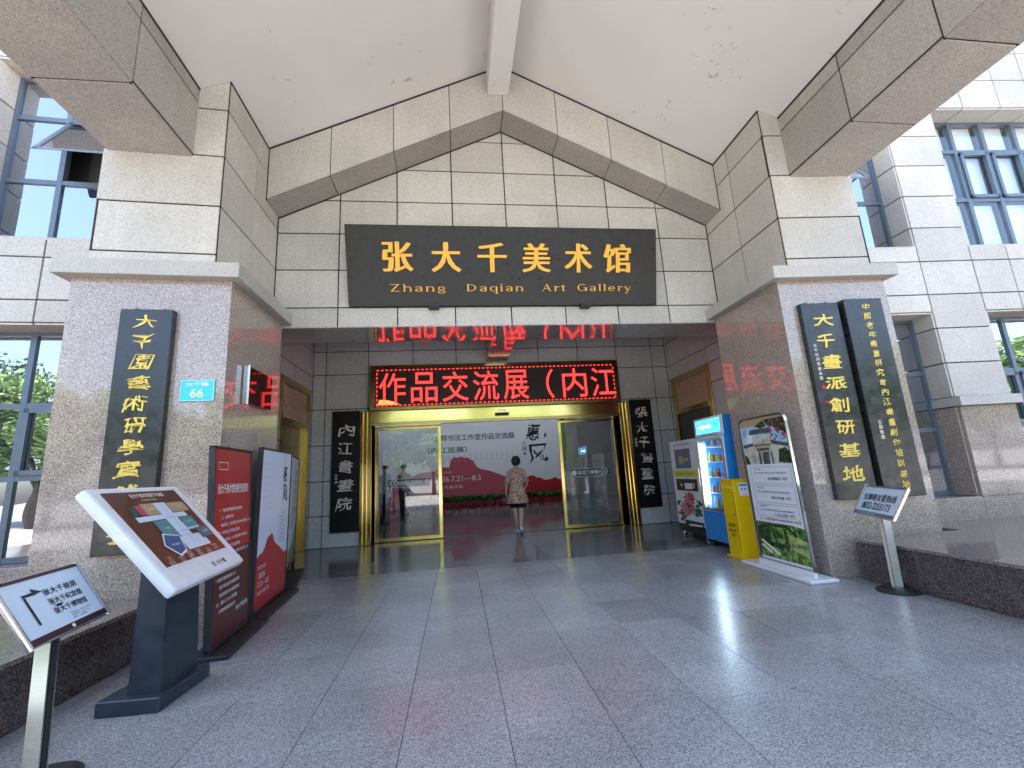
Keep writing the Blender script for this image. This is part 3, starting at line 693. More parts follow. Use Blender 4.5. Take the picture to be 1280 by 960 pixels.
# red running-text display over the doors
led = thing('led_display', 'long red LED display with running characters above the glass doors', 'display', (1, 9.5, 3.2))
m = MB()
for a, b, c, d in ((-1.80, 3.735, 3.63, 3.70), (-1.80, 3.735, 2.722, 2.79), (-1.80, -1.69, 2.79, 3.63), (3.66, 3.735, 2.79, 3.63)): m.box((a, 9.47, c), (b, 9.63, d))
m.build('frame', 'gold2', led, bevel=.004)
bx('screen', (-1.69, 9.50, 2.79), (3.66, 9.6, 3.63), 'ledpanel', led)
m = MB(); O = Vector((0, 9.497, 0))
x = -1.66
while x < 3.63:
    quad(m, O, X, Z, x, 3.585, x + .045, 3.605, 0); quad(m, O, X, Z, x, 2.813, x + .045, 2.833, 0); x += .095
z = 2.83
while z < 3.58:
    quad(m, O, X, Z, -1.665, z, -1.645, z + .045, 0); quad(m, O, X, Z, 3.625, z, 3.645, z + .045, 0); z += .095
m.build('lit_border', 'led', led)
for i, ch in enumerate('作品交流展（内江'):
    m = MB(); cx = -1.33 + i * .672 + (.10 if ch == '（' else 0)
    letters(m, ch, O, X, Z, cx, 3.20, w=.17 if ch == '（' else .56, h=.66, off=.002, lift=0)
    m.build('character', 'led', led)
m = MB(); poly(m, O, X, Z, [(-1.64, 2.84), (-1.18, 2.84), (-1.30, 2.90), (-1.45, 2.94), (-1.60, 2.95)], 0); m.build('lit_patch', 'ledhot', led)

# ------------------------------------------------------------------ main signboard
def serif_latin(mb, word, O, u, wv, x, y, h, adv):
    """hand drawn Latin capitals and minuscules with thick stems, thin bars and serifs; h = cap height"""
    th, tn = .20 * h, .07 * h; n = u.cross(wv)
    def q(x0, y0, x1, y1): quad(mb, O, u, wv, x0, y0, x1, y1, .012)
    def pl(p): poly(mb, O, u, wv, p, .012)
    def stem(cx, y0, y1, s=.6): q(cx - th / 2, y0, cx + th / 2, y1); q(cx - th * s - th * .4, y0, cx + th * s + th * .4, y0 + tn * .8)
    def top(cx, y1): q(cx - th * 1.1, y1 - tn * .8, cx + th / 2, y1)
    def arc(cx, cy, rx, ry, a0, a1, k=10):
        for i in range(k):
            p, r = [math.radians(a0 + (a1 - a0) * j / k) for j in (i, i + 1)]
            def o(t, s):
                t2 = tn / 2 + (th - tn) / 2 * abs(math.cos(t)); return (cx + (rx + s * t2) * math.cos(t), cy + (ry + s * tn / 2) * math.sin(t))
            pl([o(p, -1), o(p, 1), o(r, 1), o(r, -1)])
    X_ = .68 * h
    for c in word:
        w_ = adv * {'i': .55, 'l': .55, 'r': .8, 't': .75, 'Z': 1.2, 'D': 1.35, 'A': 1.35, 'G': 1.35}.get(c, 1.0); c0 = x + w_ / 2; r = w_ * .34
        if c == 'Z': q(c0 - r, h - tn, c0 + r, h); q(c0 - r, 0, c0 + r, tn); pl([(c0 - r, 0), (c0 - r + th * 1.2, 0), (c0 + r, h), (c0 + r - th * 1.2, h)])
        elif c == 'D': stem(c0 - r * .7, 0, h); top(c0 - r * .7, h); arc(c0 - r * .5, h / 2, r * 1.35, h / 2 - tn / 2, -90, 90)
        elif c == 'A': pl([(c0 - r, 0), (c0 - r + tn, 0), (c0 + tn * .3, h), (c0 - tn * .7, h)]); pl([(c0 + r - th, 0), (c0 + r, 0), (c0 + th * .3, h), (c0 - th * .6, h)]); q(c0 - r * .6, h * .32, c0 + r * .5, h * .32 + tn); q(c0 - r - th * .5, 0, c0 - r + th * .8, tn * .8); q(c0 + r - th * 1.4, 0, c0 + r + th * .5, tn * .8)
        elif c == 'G': arc(c0, h / 2, r, h / 2 - tn / 2, 45, 330); q(c0 + r - th * .7, 0.02 * h, c0 + r + th * .3, h * .42); q(c0 + r * .3, h * .42, c0 + r + th * .8, h * .42 + tn)
        elif c == 'h': stem(c0 - r * .8, 0, h); top(c0 - r * .8, h); stem(c0 + r * .8, 0, X_ * .7); arc(c0, X_ * .62, r * .8, X_ * .35, 0, 170)
        elif c == 'n': stem(c0 - r * .8, 0, X_); top(c0 - r * .8, X_); stem(c0 + r * .8, 0, X_ * .7); arc(c0, X_ * .62, r * .8, X_ * .35, 0, 170)
        elif c == 'a': arc(c0 - r * .1, X_ * .72, r * .75, X_ * .26, 0, 160); q(c0 + r * .65 - th * .5, 0, c0 + r * .65 + th * .5, X_ * .75); arc(c0 - r * .05, X_ * .28, r * .75, X_ * .25, 60, 330)
        elif c == 'g': arc(c0, X_ * .62, r * .75, X_ * .32, 0, 360, 14); arc(c0, -X_ * .12, r * .85, X_ * .25, 0, 360, 14)
        elif c == 'q': arc(c0 - r * .1, X_ * .5, r * .8, X_ * .48, 60, 300); q(c0 + r * .6, -h * .35, c0 + r * .6 + th, X_); q(c0 + r * .3, -h * .35, c0 + r * 1.2 + th * .5, -h * .35 + tn)
        elif c == 'i': stem(c0, 0, X_); top(c0, X_); q(c0 - th * .55, h * .84, c0 + th * .55, h * 1.0)
        elif c == 'l': stem(c0, 0, h); top(c0, h)
        elif c == 'r': stem(c0 - r * .3, 0, X_); top(c0 - r * .3, X_); arc(c0 + r * .5, X_ * .70, r * .7, X_ * .26, 20, 170)
        elif c == 't': q(c0 - th / 2, 0, c0 + th / 2, h * .88); q(c0 - r, X_ - tn, c0 + r, X_); q(c0, 0, c0 + r, tn)
        elif c == 'e': arc(c0, X_ / 2, r * .9, X_ / 2 - tn / 2, 0, 320, 12); q(c0 - r * .8, X_ * .48, c0 + r * .9, X_ * .48 + tn)
        elif c == 'y': pl([(c0 - r, X_), (c0 - r + th, X_), (c0 + th * .5, 0), (c0 - th * .4, 0)]); pl([(c0 + r - tn, X_), (c0 + r, X_), (c0 - r * .3 + tn, -h * .32), (c0 - r * .3, -h * .32)]); q(c0 - r - th * .3, X_ - tn * .8, c0 - r + th * 1.3, X_); q(c0 - r * .8, -h * .34, c0 - r * .2, -h * .34 + tn * 1.5)
        x += w_
    return x
sg = thing('gallery_signboard', 'large black signboard with gold characters tilted forward on the gable wall', 'signboard', (.8, 5.7, 3.6))
B0, T0 = Vector((.805, 5.80, 3.59)), Vector((.795, 5.51, 4.645))
up = (T0 - B0).normalized(); Hs = (T0 - B0).length; nn = X.cross(up)
m = MB(); hw = 2.19
m.prism([B0 - X * hw, B0 + X * hw, B0 + X * hw + up * Hs, B0 - X * hw + up * Hs], -nn * .06); m.build('board', 'signblack', sg, bevel=.006)
O = B0
for ch, cx in zip('张大千美术馆', (.155, .303, .448, .591, .730, .862)):
    m = MB(); letters(m, ch, O, X, up, (cx - .5) * 2 * hw, .665, w=.41 if ch != '馆' else .42, h=.405, off=.046, thin=.036, lift=.018, ext=.017)
    m.build('character', 'goldleaf', sg)
m = MB()
def fitword(word, xa, xb):
    tmp = MB(); end = serif_latin(tmp, word, O, X, up, 0, .20, .1, .1); adv = .1 * (xb - xa) / end
    serif_latin(m, word, O + up * .20, X, up, xa, 0, .098, adv)
sc_ = 2 * hw / 1213
for word, a, b in (('Zhang', 180, 400), ('Daqian', 466, 700), ('Art', 765, 868), ('Gallery', 908, 1140)): fitword(word, (a - 640) * sc_, (b - 640) * sc_)
m.build('latin_letters', 'goldleaf', sg)
m = MB(); r_ = random.Random(4)
for k in range(26):
    cx_ = r_.choice([-1.15, -.75, -.25, .1, .5, 1.15, 1.75]) + r_.uniform(-.13, .13); cy_ = r_.uniform(.015, .08); w_ = r_.uniform(.01, .05)
    poly(m, O, X, up, [(cx_ + w_ * math.cos(t) * r_.uniform(.5, 1), cy_ + .6 * w_ * math.sin(t) * r_.uniform(.5, 1.2)) for t in [i * .785 for i in range(8)]], .003 + k * .0001)
m.build('dirt_marks', 'ink', sg)
for cx in (-1.05, 1.1): bx('bracket', (.8 + cx - .07, 5.72, 3.545), (.8 + cx + .07, 5.84, 3.60), 'blackm', sg)
for cx in (-1.3, 1.3): bx('stay', (.8 + cx - .02, 5.56, 4.5), (.8 + cx + .02, 5.85, 4.53), 'dsteel', sg)

# ------------------------------------------------------------------ vertical name boards
def vboard(x0, x1, z0, z1, yf, th, text, tm, label, cw, chh, zt, pitch, rough, seed, cx=None, flat=0., warp=wl, small=None, off=.02, seal=None, group='vertical black name boards', bm_='lacquer'):
    t = thing('name_board', label, 'name board', ((x0 + x1) / 2, yf, z0), group=group)
    b = bx('board', (x0, yf - th, z0), (x1, yf, z1), bm_, t, warp, bevel=.005)
    cx = (x0 + x1) / 2 if cx is None else cx
    O = Vector((0, yf - th, 0)); m = MB()
    for i, ch in enumerate(text):
        z = zt - i * pitch; q = MB()
        letters(q, ch, O, X, Z, cx + math.sin(i * 2.1 + seed) * cw * .05, z, w=cw * (1 + .08 * math.sin(i * 1.7 + seed)), h=chh * (1 + .08 * math.cos(i * 2.3 + seed)), off=off, rough=rough, seed=seed + i, lift=.004, shear=.10 if rough > .02 else 0)
        q.build('character', tm, t, warp)
    if small:
        q = MB(); sx, sz, sp, ss, st = small
        for i, ch in enumerate(st): letters(q, ch, O, X, Z, sx, sz - i * sp, w=ss, h=ss, off=.01, rough=.02, seed=i, lift=.004)
        q.build('small_inscription', 'cream', t, warp)
    if seal:
        q = MB()
        for sx, sz, ss in seal: quad(q, O, X, Z, sx - ss, sz - ss, sx + ss, sz + ss, .004)
        q.build('seal', 'crimson', t, warp)
    for xx in (x0 + .1, x1 - .1): bx('hanging_hook', (xx - .01, yf - .03, z1), (xx + .01, yf, z1 + .025), 'dsteel', t, warp)
    return t
vboard(-3.128, -2.685, .77, 3.01, 4.489, .07, '大千園藝術研學實踐基地', 'goldpale', 'black board with eleven yellow characters on the pillar behind the map kiosk', .195, .148, 2.885, .1985, .075, 3, off=.010)
vboard(4.06, 4.520, .79, 3.035, 4.489, .065, '大千畫派創研基地', 'goldpale', 'black board with eight bold yellow characters, next to the poster stand', .24, .16, 2.825, .2515, .04, 9, off=.024,
       small=(4.135, 2.52, .055, .04, '壬午秋月馬識途題'), seal=[(4.14, 2.03, .022), (4.14, 1.86, .015), (4.46, 2.63, .013)])
vboard(4.55, 5.015, .79, 3.055, 4.489, .115, '中國老年書畫研究會內江書畫創作培訓基地', 'goldpale', 'bluish black board with nineteen small yellow characters, nearest the window', .088, .080, 2.95, .1128, .05, 15, off=.012, cx=4.80,
       small=(4.66, 1.60, .055, .045, '壬辰敬題'), seal=[(4.90, 2.95, .010)])
vboard(-2.575, -2.0, .29, 2.745, YD - .002, .06, '內江書畫院', 'cream', 'black board with five cream characters left of the glass doors', .31, .26, 2.335, .375, .06, 21, warp=None, off=.012,
       small=(-2.47, 1.42, .07, .05, '啟明題'), group='black boards beside the glass doors', bm_='black')
vboard(3.965, 4.485, .36, 2.765, YD - .002, .06, '張大千書畫院', 'cream', 'black board with six cream brush characters right of the glass doors', .28, .25, 2.47, .345, .095, 27, warp=None, off=.012,
       small=(4.03, 1.86, .07, .06, '馬識途'), group='black boards beside the glass doors', bm_='black')

pl_ = thing('house_number_plate', 'small cyan street plate numbered 66 on the granite pillar', 'number plate', (-2.45, 4.48, 2.2))
bx('plate', (-2.595, 4.475, 2.112), (-2.30, 4.489, 2.322), 'cyan', pl_, wl, bevel=.003)
m = MB(); O = Vector((0, 4.474, 0))
letters(m, '大千路', O, X, Z, -2.447, 2.278, w=.20, h=.042, off=.02, lift=.002); letters(m, '66', O, X, Z, -2.447, 2.19, w=.115, h=.085, off=.02, lift=.002)
quad(m, O, X, Z, -2.588, 2.313, -2.307, 2.317); quad(m, O, X, Z, -2.588, 2.117, -2.307, 2.121); quad(m, O, X, Z, -2.590, 2.117, -2.586, 2.317); quad(m, O, X, Z, -2.309, 2.117, -2.305, 2.317)
m.build('lettering', 'white', pl_, wl)

ap = thing('acrylic_plaque', 'glossy dark plaque standing off the inner face of the pillar above the red board', 'plaque', (-2.2, 5.1, 2.3))
bx('plate', (-2.185, 4.86, 2.16), (-2.172, 5.46, 2.55), plain('smoked acrylic', (.05, .012, .012), .03, ior=1.9), ap, bevel=.002)
m = MB().tube((-2.165, 4.85, 2.13), (-2.165, 4.85, 2.56), .012); m.box((-2.21, 4.83, 2.14), (-2.17, 4.87, 2.55)); m.build('steel_edge', 'steel', ap)

# ------------------------------------------------------------------ small standing things
class Frame:
    """tilted rectangle: centre c, size L x W, heading a (direction of reading), tilt t from horizontal (90 = upright)"""
    def __init__(s, c, L, W, a, t):
        a, t = math.radians(a), math.radians(t)
        s.c = Vector(c); s.L = L; s.W = W; s.u = Vector((math.cos(a), math.sin(a), 0))
        n0 = Vector((math.sin(a), -math.cos(a), 0)); down = n0 * math.cos(t) - Z * math.sin(t); s.v = -down; s.n = s.u.cross(s.v)
    def slab(s, name, m, parent, L, W, t0, t1, bevel=0., dx=0, dy=0):
        P = [s.c + s.u * (dx + a * L / 2) + s.v * (dy + b * W / 2) + s.n * t1 for a, b in ((-1, -1), (1, -1), (1, 1), (-1, 1))]
        return MB().prism(P, -s.n * (t1 - t0)).build(name, m, parent, bevel=bevel)
    def q(s, mb, x0, y0, x1, y1, lift=.002): return quad(mb, s.c, s.u, s.v, x0, y0, x1, y1, lift)
    def p(s, mb, pts, lift=.002): return poly(mb, s.c, s.u, s.v, pts, lift)
    def t(s, mb, txt, x, y, **k): return letters(mb, txt, s.c, s.u, s.v, x, y, **k)

# map kiosk
kf = Frame((-1.885, 3.325, 1.02), .97, .79, 94, 49)
kk = thing('map_kiosk', 'white framed floor plan panel tilted on a dark blue pedestal', 'kiosk', (-1.95, 3.42, 0))
m = MB().prism([(-2.16, 3.19, 0), (-1.80, 3.17, 0), (-1.77, 3.67, 0), (-2.13, 3.69, 0)], (0, 0, .085)); m.build('base', 'navy', kk, bevel=.006)
rs = []
for z, x0, x1, y0, y1 in ((.085, -2.02, -1.84, 3.24, 3.64), (.80, -2.02, -1.86, 3.25, 3.60), (1.0, -2.03, -1.87, 3.26, 3.58)): rs.append([(x0, y0, z), (x1, y0, z), (x1, y1, z), (x0, y1, z)])
MB().rings(rs).build('pedestal', 'navy', kk)
kf.slab('panel_frame', 'kframe', kk, .97, .79, -.055, .012, bevel=.022)
scr = kf.slab('screen', 'brown', kk, .78, .585, .0125, .016, dy=.055, dx=-.01)
KL = [.0165]
def kq(nm, mt, items):
    for it in items:
        KL[0] += .0004; m = MB(); kf.p(m, it, KL[0]); m.build(nm, mt, kk)
def R4(x0, y0, x1, y1): return [(x0, y0), (x1, y0), (x1, y1), (x0, y1)]
kq('map_corridor', 'paperblue', [R4(-.30, .10, .26, .14), R4(-.02, -.14, .12, .24), R4(-.06, -.17, .24, -.06), R4(-.02, -.02, .28, .05)])
kq('map_room', 'tan', [R4(-.16, .145, -.02, .24), R4(.125, .145, .34, .23)])
kq('map_room', 'dgreen', [R4(-.30, .145, -.235, .215)]); kq('map_room', 'rose', [R4(-.23, .145, -.165, .23)])
kq('map_room', 'teal', [R4(-.18, -.05, -.03, .09), R4(.125, .0, .28, .09)])
kq('map_room', 'slate', [R4(.20, -.11, .37, -.015)])
kq('map_room_edge', 'white', [[(-.275, -.10), (-.20, -.01), (-.045, -.05), (-.10, -.175), (-.20, -.20)]])
m = MB(); kf.p(m, [(-.262, -.098), (-.197, -.022), (-.058, -.056), (-.108, -.162), (-.196, -.185)], .0235); m.build('map_room', 'pblue', kk)
m = MB(); kf.t(m, '张大千美术馆展厅平面图', -.01, .305, w=.36, h=.035, off=.01, lift=.024); kf.t(m, 'FLOOR PLAN', -.01, .272, w=.16, h=.014, lift=.018)
for r in range(4):
    for c in range(6): 
        if (r, c) in ((0, 1), (3, 5), (0, 4)): continue
        kf.t(m, random.choice(['展厅', '一号厅', '书画院', '库房', '服务台', '画室']), -.34 + c * .115, -.168 - r * .017 - .02, w=.06, h=.010, lift=.024)
for tx, x_, y_ in (('一号厅', -.105, .02), ('二号厅', .20, .045), ('多功能厅', -.16, -.11), ('书画院', .285, -.06), ('门厅', .07, -.10), ('画室', -.09, .19), ('办公区', .23, .19)): kf.t(m, tx, x_, y_, w=.025 * len(tx), h=.017, lift=.026)
m.build('map_lettering', 'cream', kk)
m = MB()
for a in ((-.02, .10, .12, .102), (.05, -.14, .052, .24), (.12, -.14, .122, .05), (-.02, -.02, .28, -.018), (-.06, -.06, .24, -.058)): kf.q(m, *a, .0235)
for a in ((-.10, .145, -.098, .24), (.20, .145, .202, .23)): kf.q(m, *a, .0235)
m.build('map_lines', 'slate', kk)
m = MB(); kf.t(m, '大千園', .17, -.325, w=.13, h=.04, off=.01, rough=.03, lift=.014); m.build('emblem_lettering', 'ink', kk)
m = MB(); kf.q(m, .045, -.345, .085, -.305, .0135); kf.q(m, .05, -.34, .08, -.31, .0145); m.build('emblem', 'inkgrey', kk)

def sign_stand(nm, label, f, base, post_w, disc, hdr):
    t = thing(nm, label, 'sign', base)
    f.slab('sign_plate', 'steel', t, f.L, f.W, -.022, .0, bevel=.004)
    f.slab('print', 'paperblue', t, f.L - .03, f.W - .012, .0, .003)
    for s_ in (-1, 1):
        a = f.c + f.u * s_ * (f.L / 2) ; MB().tube(a - f.v * f.W / 2, a + f.v * f.W / 2, .011, n=8).build('side_tube', 'steel', t)
    b = Vector(base); top = f.c - f.n * .02
    m = MB(); w_ = post_w
    ax = (top - b - Z * .02); ay = f.u * w_; az_ = Vector((f.u.y, -f.u.x, 0)) * .03
    lo = b + Z * .02
    m.rings([[lo + ay * i + az_ * j for i, j in ((-1, -1), (1, -1), (1, 1), (-1, 1))], [top + ay * i + az_ * j for i, j in ((-1, -1), (1, -1), (1, 1), (-1, 1))]])
    m.build('post', 'steel', t)
    m = MB(); m.rings([[lo + Z * .0 + ay * i + az_ * j for i, j in ((-.55, 1.06), (.55, 1.06), (.55, 1.12), (-.55, 1.12))], [top + ay * i + az_ * j for i, j in ((-.55, 1.06), (.55, 1.06), (.55, 1.12), (-.55, 1.12))]])
    m.build('post_inlay', hdr, t)
    if disc == 'round': MB().lathe(base, [(.165, 0), (.17, .012), (.13, .028), (.03, .035)], 32).build('foot', 'blackm', t, smooth=False)
    else:
        m = MB(); bx_ = f.u * .16; by = Vector((f.u.y, -f.u.x, 0)) * .14
        m.rings([[b + bx_ * i * k + by * j * k + Z * z for i, j in ((-1, -1), (1, -1), (1, 1), (-1, 1))] for z, k in ((0, 1), (.015, 1), (.03, .4))]); m.build('foot', 'blackm', t)
    return t
LIFT = .006
df = Frame((-2.055, 2.688, .765), .59, .35, 99.4, 57.4)
ds = sign_stand('direction_sign', 'steel stand with a pale sign of three lines and a black arrow', df, (-1.955, 2.57, 0), .035, 'round', 'blackm')
m = MB()
df.t(m, '张大千故居', .07, .062, w=.25, h=.036, off=.022, lift=.006); df.t(m, '张大千纪念馆', .07, .008, w=.25, h=.036, off=.022, lift=.006); df.t(m, '张大千博物馆', .07, -.046, w=.25, h=.036, off=.022, lift=.006)
df.p(m, [(-.187, -.085), (-.172, -.085), (-.172, .064), (-.187, .064)], .006); df.p(m, [(-.187, .066), (-.10, .066), (-.10, .080), (-.187, .080)], .006); df.p(m, [(-.118, .066), (-.055, .072), (-.118, .102)], .0065)
for i, s_ in enumerate(('咨询电话：0832-2255173', '开放时间：9:00-17:00', '周一闭馆')): df.t(m, s_, .03, -.088 - i * .014, w=.17 - i * .03, h=.009, anchor='l', lift=.006)
m.build('lettering', 'ink', ds)
m = MB(); df.q(m, -.28, .150, .28, .168, .005); df.q(m, -.28, -.168, .28, -.135, .005); m.build('dark_band', 'bandred', ds) if 'bandred' in MT else m.build('dark_band', 'maroon', ds)
m = MB(); df.q(m, -.01, -.160, .012, -.143, .007); m.build('emblem', 'cream', ds)
hf = Frame((4.014, 3.905, .81), .73, .323, -112, 59)
hs = sign_stand('hotline_sign', 'small steel stand with a pale hotline sign before the name boards', hf, (4.03, 3.915, 0), .04, 'round', 'cream')
m = MB(); hf.t(m, '无障碍关爱热线', -.005, .035, w=.58, h=.075, off=.022, lift=.006); hf.t(m, '0832-2255173', -.01, -.055, w=.50, h=.072, off=.02, lift=.006); m.build('lettering', 'ink', hs)
m = MB(); hf.q(m, -.35, .138, .35, .155, .005); hf.q(m, -.35, -.155, .35, -.118, .005); m.build('dark_band', 'slate', hs)
m = MB(); hf.t(m, '内江市张大千博物馆宣', -.12, -.137, w=.34, h=.018, lift=.007); m.build('band_lettering', 'cream', hs)

# leaflet boards on the left, all in slim dark frames with flat feet
def board_stand(nm, label, f, foot, grp='free standing display boards by the left pillar'):
    t = thing(nm, label, 'display board', (f.c.x, f.c.y, 0), group=grp)
    b = .022
    m = MB()
    for a0, b0, a1, b1 in ((-f.L / 2, -f.W / 2, -f.L / 2 + b, f.W / 2), (f.L / 2 - b, -f.W / 2, f.L / 2, f.W / 2), (-f.L / 2, f.W / 2 - b, f.L / 2, f.W / 2), (-f.L / 2, -f.W / 2, f.L / 2, -f.W / 2 + b)):
        m.prism([f.c + f.u * x + f.v * y + f.n * .012 for x, y in ((a0, b0), (a1, b0), (a1, b1), (a0, b1))], -f.n * .05)
    m.build('frame', 'blackm', t, bevel=.003)
    n0 = Vector((f.n.x, f.n.y, 0)).normalized(); base = f.c - f.v * (f.W / 2) 
    base.z = 0
    m = MB(); L = f.L / 2 + foot
    m.prism([base - f.u * L + n0 * .16 + Z * .03, base + f.u * L + n0 * .16 + Z * .03, base + f.u * (L + .0) - n0 * .14 + Z * .03, base - f.u * L - n0 * .14 + Z * .03], (0, 0, -.03))
    m.build('foot', 'blackm', t, bevel=.004)
    m = MB()
    for s_ in (-1, 1):
        a = base + f.u * s_ * (f.L / 2 - .012); m.box((a.x - .02, a.y - .012, .0), (a.x + .02, a.y + .012, f.c.z - f.W / 2 + .05))
    m.build('leg', 'blackm', t)
    return t
rf = Frame((-2.01, 4.39, .842), .84, 1.60, 94.7, 87.5)
rb = board_stand('red_display_board', 'dark red notice board with white text, first of the boards behind the kiosk', rf, .05)
rf.slab('upper_print', 'red', rb, .80, .86, -.01, .004, dy=.345); rf.slab('lower_print', 'maroon', rb, .80, .69, -.01, .004, dy=-.431)
m = MB()
rf.t(m, '张大千美术馆免费开放须知', .0, .44, w=.66, h=.085, off=.02, lift=.006)
body = ['一、每日免费接待观众参观', '二、参观时间', '每周二至周日09:00至17:00', '周一闭馆法定节假日除外', '16:30停止入馆请有序参观', '三、预约方式电话预约', '0832-2255173现场登记', '四、请勿携带易燃易爆', '危险品进入馆内', '衣着不整者谢绝入内', '爱护展品请勿触摸展柜', '保持安静手机调至静音', '五、服从工作人员管理', '文明参观谢谢合作']
for i, s_ in enumerate(body):
    rf.t(m, s_, -.26 if i % 3 else -.31, .26 - i * .062, w=.052 * len(s_) * .80, h=.030, anchor='l', off=.01, lift=.006)
rf.t(m, '张大千美术馆', .22, -.60, w=.26, h=.042, off=.015, lift=.006)
for a in ((-.33, .66, -.14, .665), (-.33, .60, -.14, .605), (-.33, .60, -.325, .665), (-.145, .60, -.14, .665)): rf.q(m, *a, .006)
m.build('lettering', 'white', rb)
bf = Frame((-2.085, 5.50, .863), 1.10, 1.65, 94.6, 90.6)
bb = board_stand('exhibition_display_board', 'pale blue exhibition board with red hills at its foot, second of the boards', bf, .05)
bf.slab('print', 'lavender', bb, 1.06, 1.61, -.01, .004)
m = MB(); h = 1.605 / 2
bf.p(m, [(-.53, -h), (.53, -h), (.53, -.36), (.42, -.37), (.36, -.34), (.28, -.30), (.15, -.25), (.05, -.21), (0, -.17), (-.03, -.12), (-.08, -.09), (-.14, -.115), (-.18, -.11), (-.24, -.16), (-.28, -.22), (-.36, -.26), (-.43, -.27), (-.53, -.30)], .005)
m.build('red_hills', 'crimson', bb)
m = MB()
bf.t(m, '惠', .30, .55, w=.17, h=.19, off=.01, rough=.06, lift=.006); bf.t(m, '风', .33, .33, w=.20, h=.22, off=.01, rough=.06, lift=.006)
for k in range(9): bf.t(m, random.choice(['书法家', '工作室', '中国书', '作品展']), .30 - .05 * (k % 2), .10 - k * .040, w=.16 + .03 * (k % 3), h=.014, lift=.006)
m.build('calligraphy', 'ink', bb)
m = MB()
for r in range(8):
    for c in range(4): bf.t(m, random.choice('书法王李张刘陈杨'), -.42 + c * .085, .66 - r * .07, w=.03, h=.022, lift=.006)
m.build('small_names', 'inkgrey', bb)
m = MB(); bf.t(m, '展览时间', -.35, -.40, w=.22, h=.04, lift=.007); bf.t(m, '2026', -.34, -.48, w=.20, h=.055, off=.005, lift=.007); bf.t(m, '7.21—8.5', -.27, -.565, w=.36, h=.055, off=.005, lift=.007); bf.t(m, '张大千美术馆', -.26, -.65, w=.36, h=.04, lift=.007)
m.build('date_lettering', 'white', bb)
tf = Frame((-2.33, 6.72, .93), 1.42, 1.50, 103.5, 91)
tb = board_stand('landscape_display_board', 'pale board with green landscape print, last of the boards by the lift', tf, .03)
tf.slab('print', 'paperblue', tb, 1.38, 1.46, -.01, .004)
m = MB(); tf.p(m, [(-.69, -.73), (.69, -.73), (.69, -.22), (.5, -.30), (.35, -.42), (.1, -.50), (-.3, -.56), (-.69, -.60)], .005); m.build('green_hills', 'pgrass', tb)
m = MB(); tf.q(m, -.69, -.73, -.60, -.35, .006); m.build('red_strip', 'crimson', tb)
m = MB()
for i in range(5): tf.t(m, ['大千园', '书画院', '研学', '艺术', '基地'][i], .28, .52 - i * .13, w=.34, h=.09, off=.015, lift=.006)
for i in range(6): tf.t(m, '内江市张大千', .0 + .05 * (i % 2), -.05 - i * .035, w=.5, h=.018, lift=.006)
m.build('lettering', 'slate', tb)

# roll-up poster on the right
pf = Frame((3.648, 4.86, .93), .86, 1.70, -91.5, 91.2)
po = thing('poster_stand', 'tall round cornered poster stand with a gatehouse photo above price lines', 'poster stand', (3.65, 4.86, 0))
def rr(L, W, r, k=5):
    pts = [(-L / 2, -W / 2), (L / 2, -W / 2)]
    for j in range(k + 1): a = j / k * math.pi / 2; pts.append((L / 2 - r + r * math.cos(a), W / 2 - r + r * math.sin(a)))
    for j in range(k + 1): a = math.pi / 2 + j / k * math.pi / 2; pts.append((-L / 2 + r + r * math.cos(a), W / 2 - r + r * math.sin(a)))
    return pts
m = MB()
o_, i_ = rr(.86, 1.70, .10), rr(.83, 1.66, .085); n_ = len(o_)
for a in (0.016, -.016): m.add([pf.c + pf.u * x + pf.v * y + pf.n * a for x, y in o_ + i_], [[k, (k + 1) % n_, n_ + (k + 1) % n_, n_ + k] for k in range(n_)])
m.rings([[pf.c + pf.u * x + pf.v * y + pf.n * a for x, y in o_] for a in (.016, -.016)], cap=False)
m.build('frame', 'steel', po)
MB().prism([pf.c + pf.u * x + pf.v * y for x, y in i_], -pf.n * .008).build('print', 'paper', po)
m = MB(); m.prism([Vector((3.53, 5.50, .035)), Vector((3.50, 4.33, .035)), Vector((3.82, 4.33, .035)), Vector((3.80, 5.50, .035))], (0, 0, -.035)); m.build('base', 'kframe', po, bevel=.008)
bx('socket', (3.63, 4.43, .03), (3.67, 5.29, .09), 'kframe', po, bevel=.004)
def pq(nm, mt, items, lift=.003):
    m = MB()
    for it in items: pf.p(m, it, lift)
    m.build(nm, mt, po)
pq('photo_sky', 'psky', [[(-.40, .28), (.41, .28), (.41, .74), (-.40, .74)]])
pq('photo_header', 'tan', [[(-.41, .74), (.41, .74), (.41, .80), (.34, .83), (-.34, .83), (-.41, .80)]])
pq('photo_walls', 'pwall', [R4(-.38, .28, -.20, .52), R4(-.20, .28, .14, .62), R4(.14, .28, .41, .52)], .004)
pq('photo_roofs', 'proof', [[(-.40, .52), (-.20, .54), (-.20, .50), (-.40, .48)], [(-.22, .70), (.12, .70), (.17, .64), (-.25, .64)], [(.13, .56), (.41, .50), (.41, .46), (.13, .51)], R4(-.18, .50, .12, .515), R4(-.13, .28, -.09, .42), R4(-.06, .28, .06, .42), R4(.09, .28, .12, .42), R4(-.14, .44, .08, .47)], .005)
pq('photo_lintel', 'tan', [R4(-.17, .475, .11, .50), R4(-.15, .42, .10, .44)], .006)
pq('photo_foliage', 'ptree', [[(.05, .80), (.41, .80), (.41, .60), (.33, .66), (.27, .62), (.22, .70), (.12, .72)], [(.20, .30), (.24, .44), (.34, .46), (.40, .42), (.41, .28)], [(-.40, .28), (-.40, .40), (-.34, .37), (-.31, .28)], [(-.12, .74), (.04, .79), (.10, .72), (-.02, .70)]], .006)
m = MB()
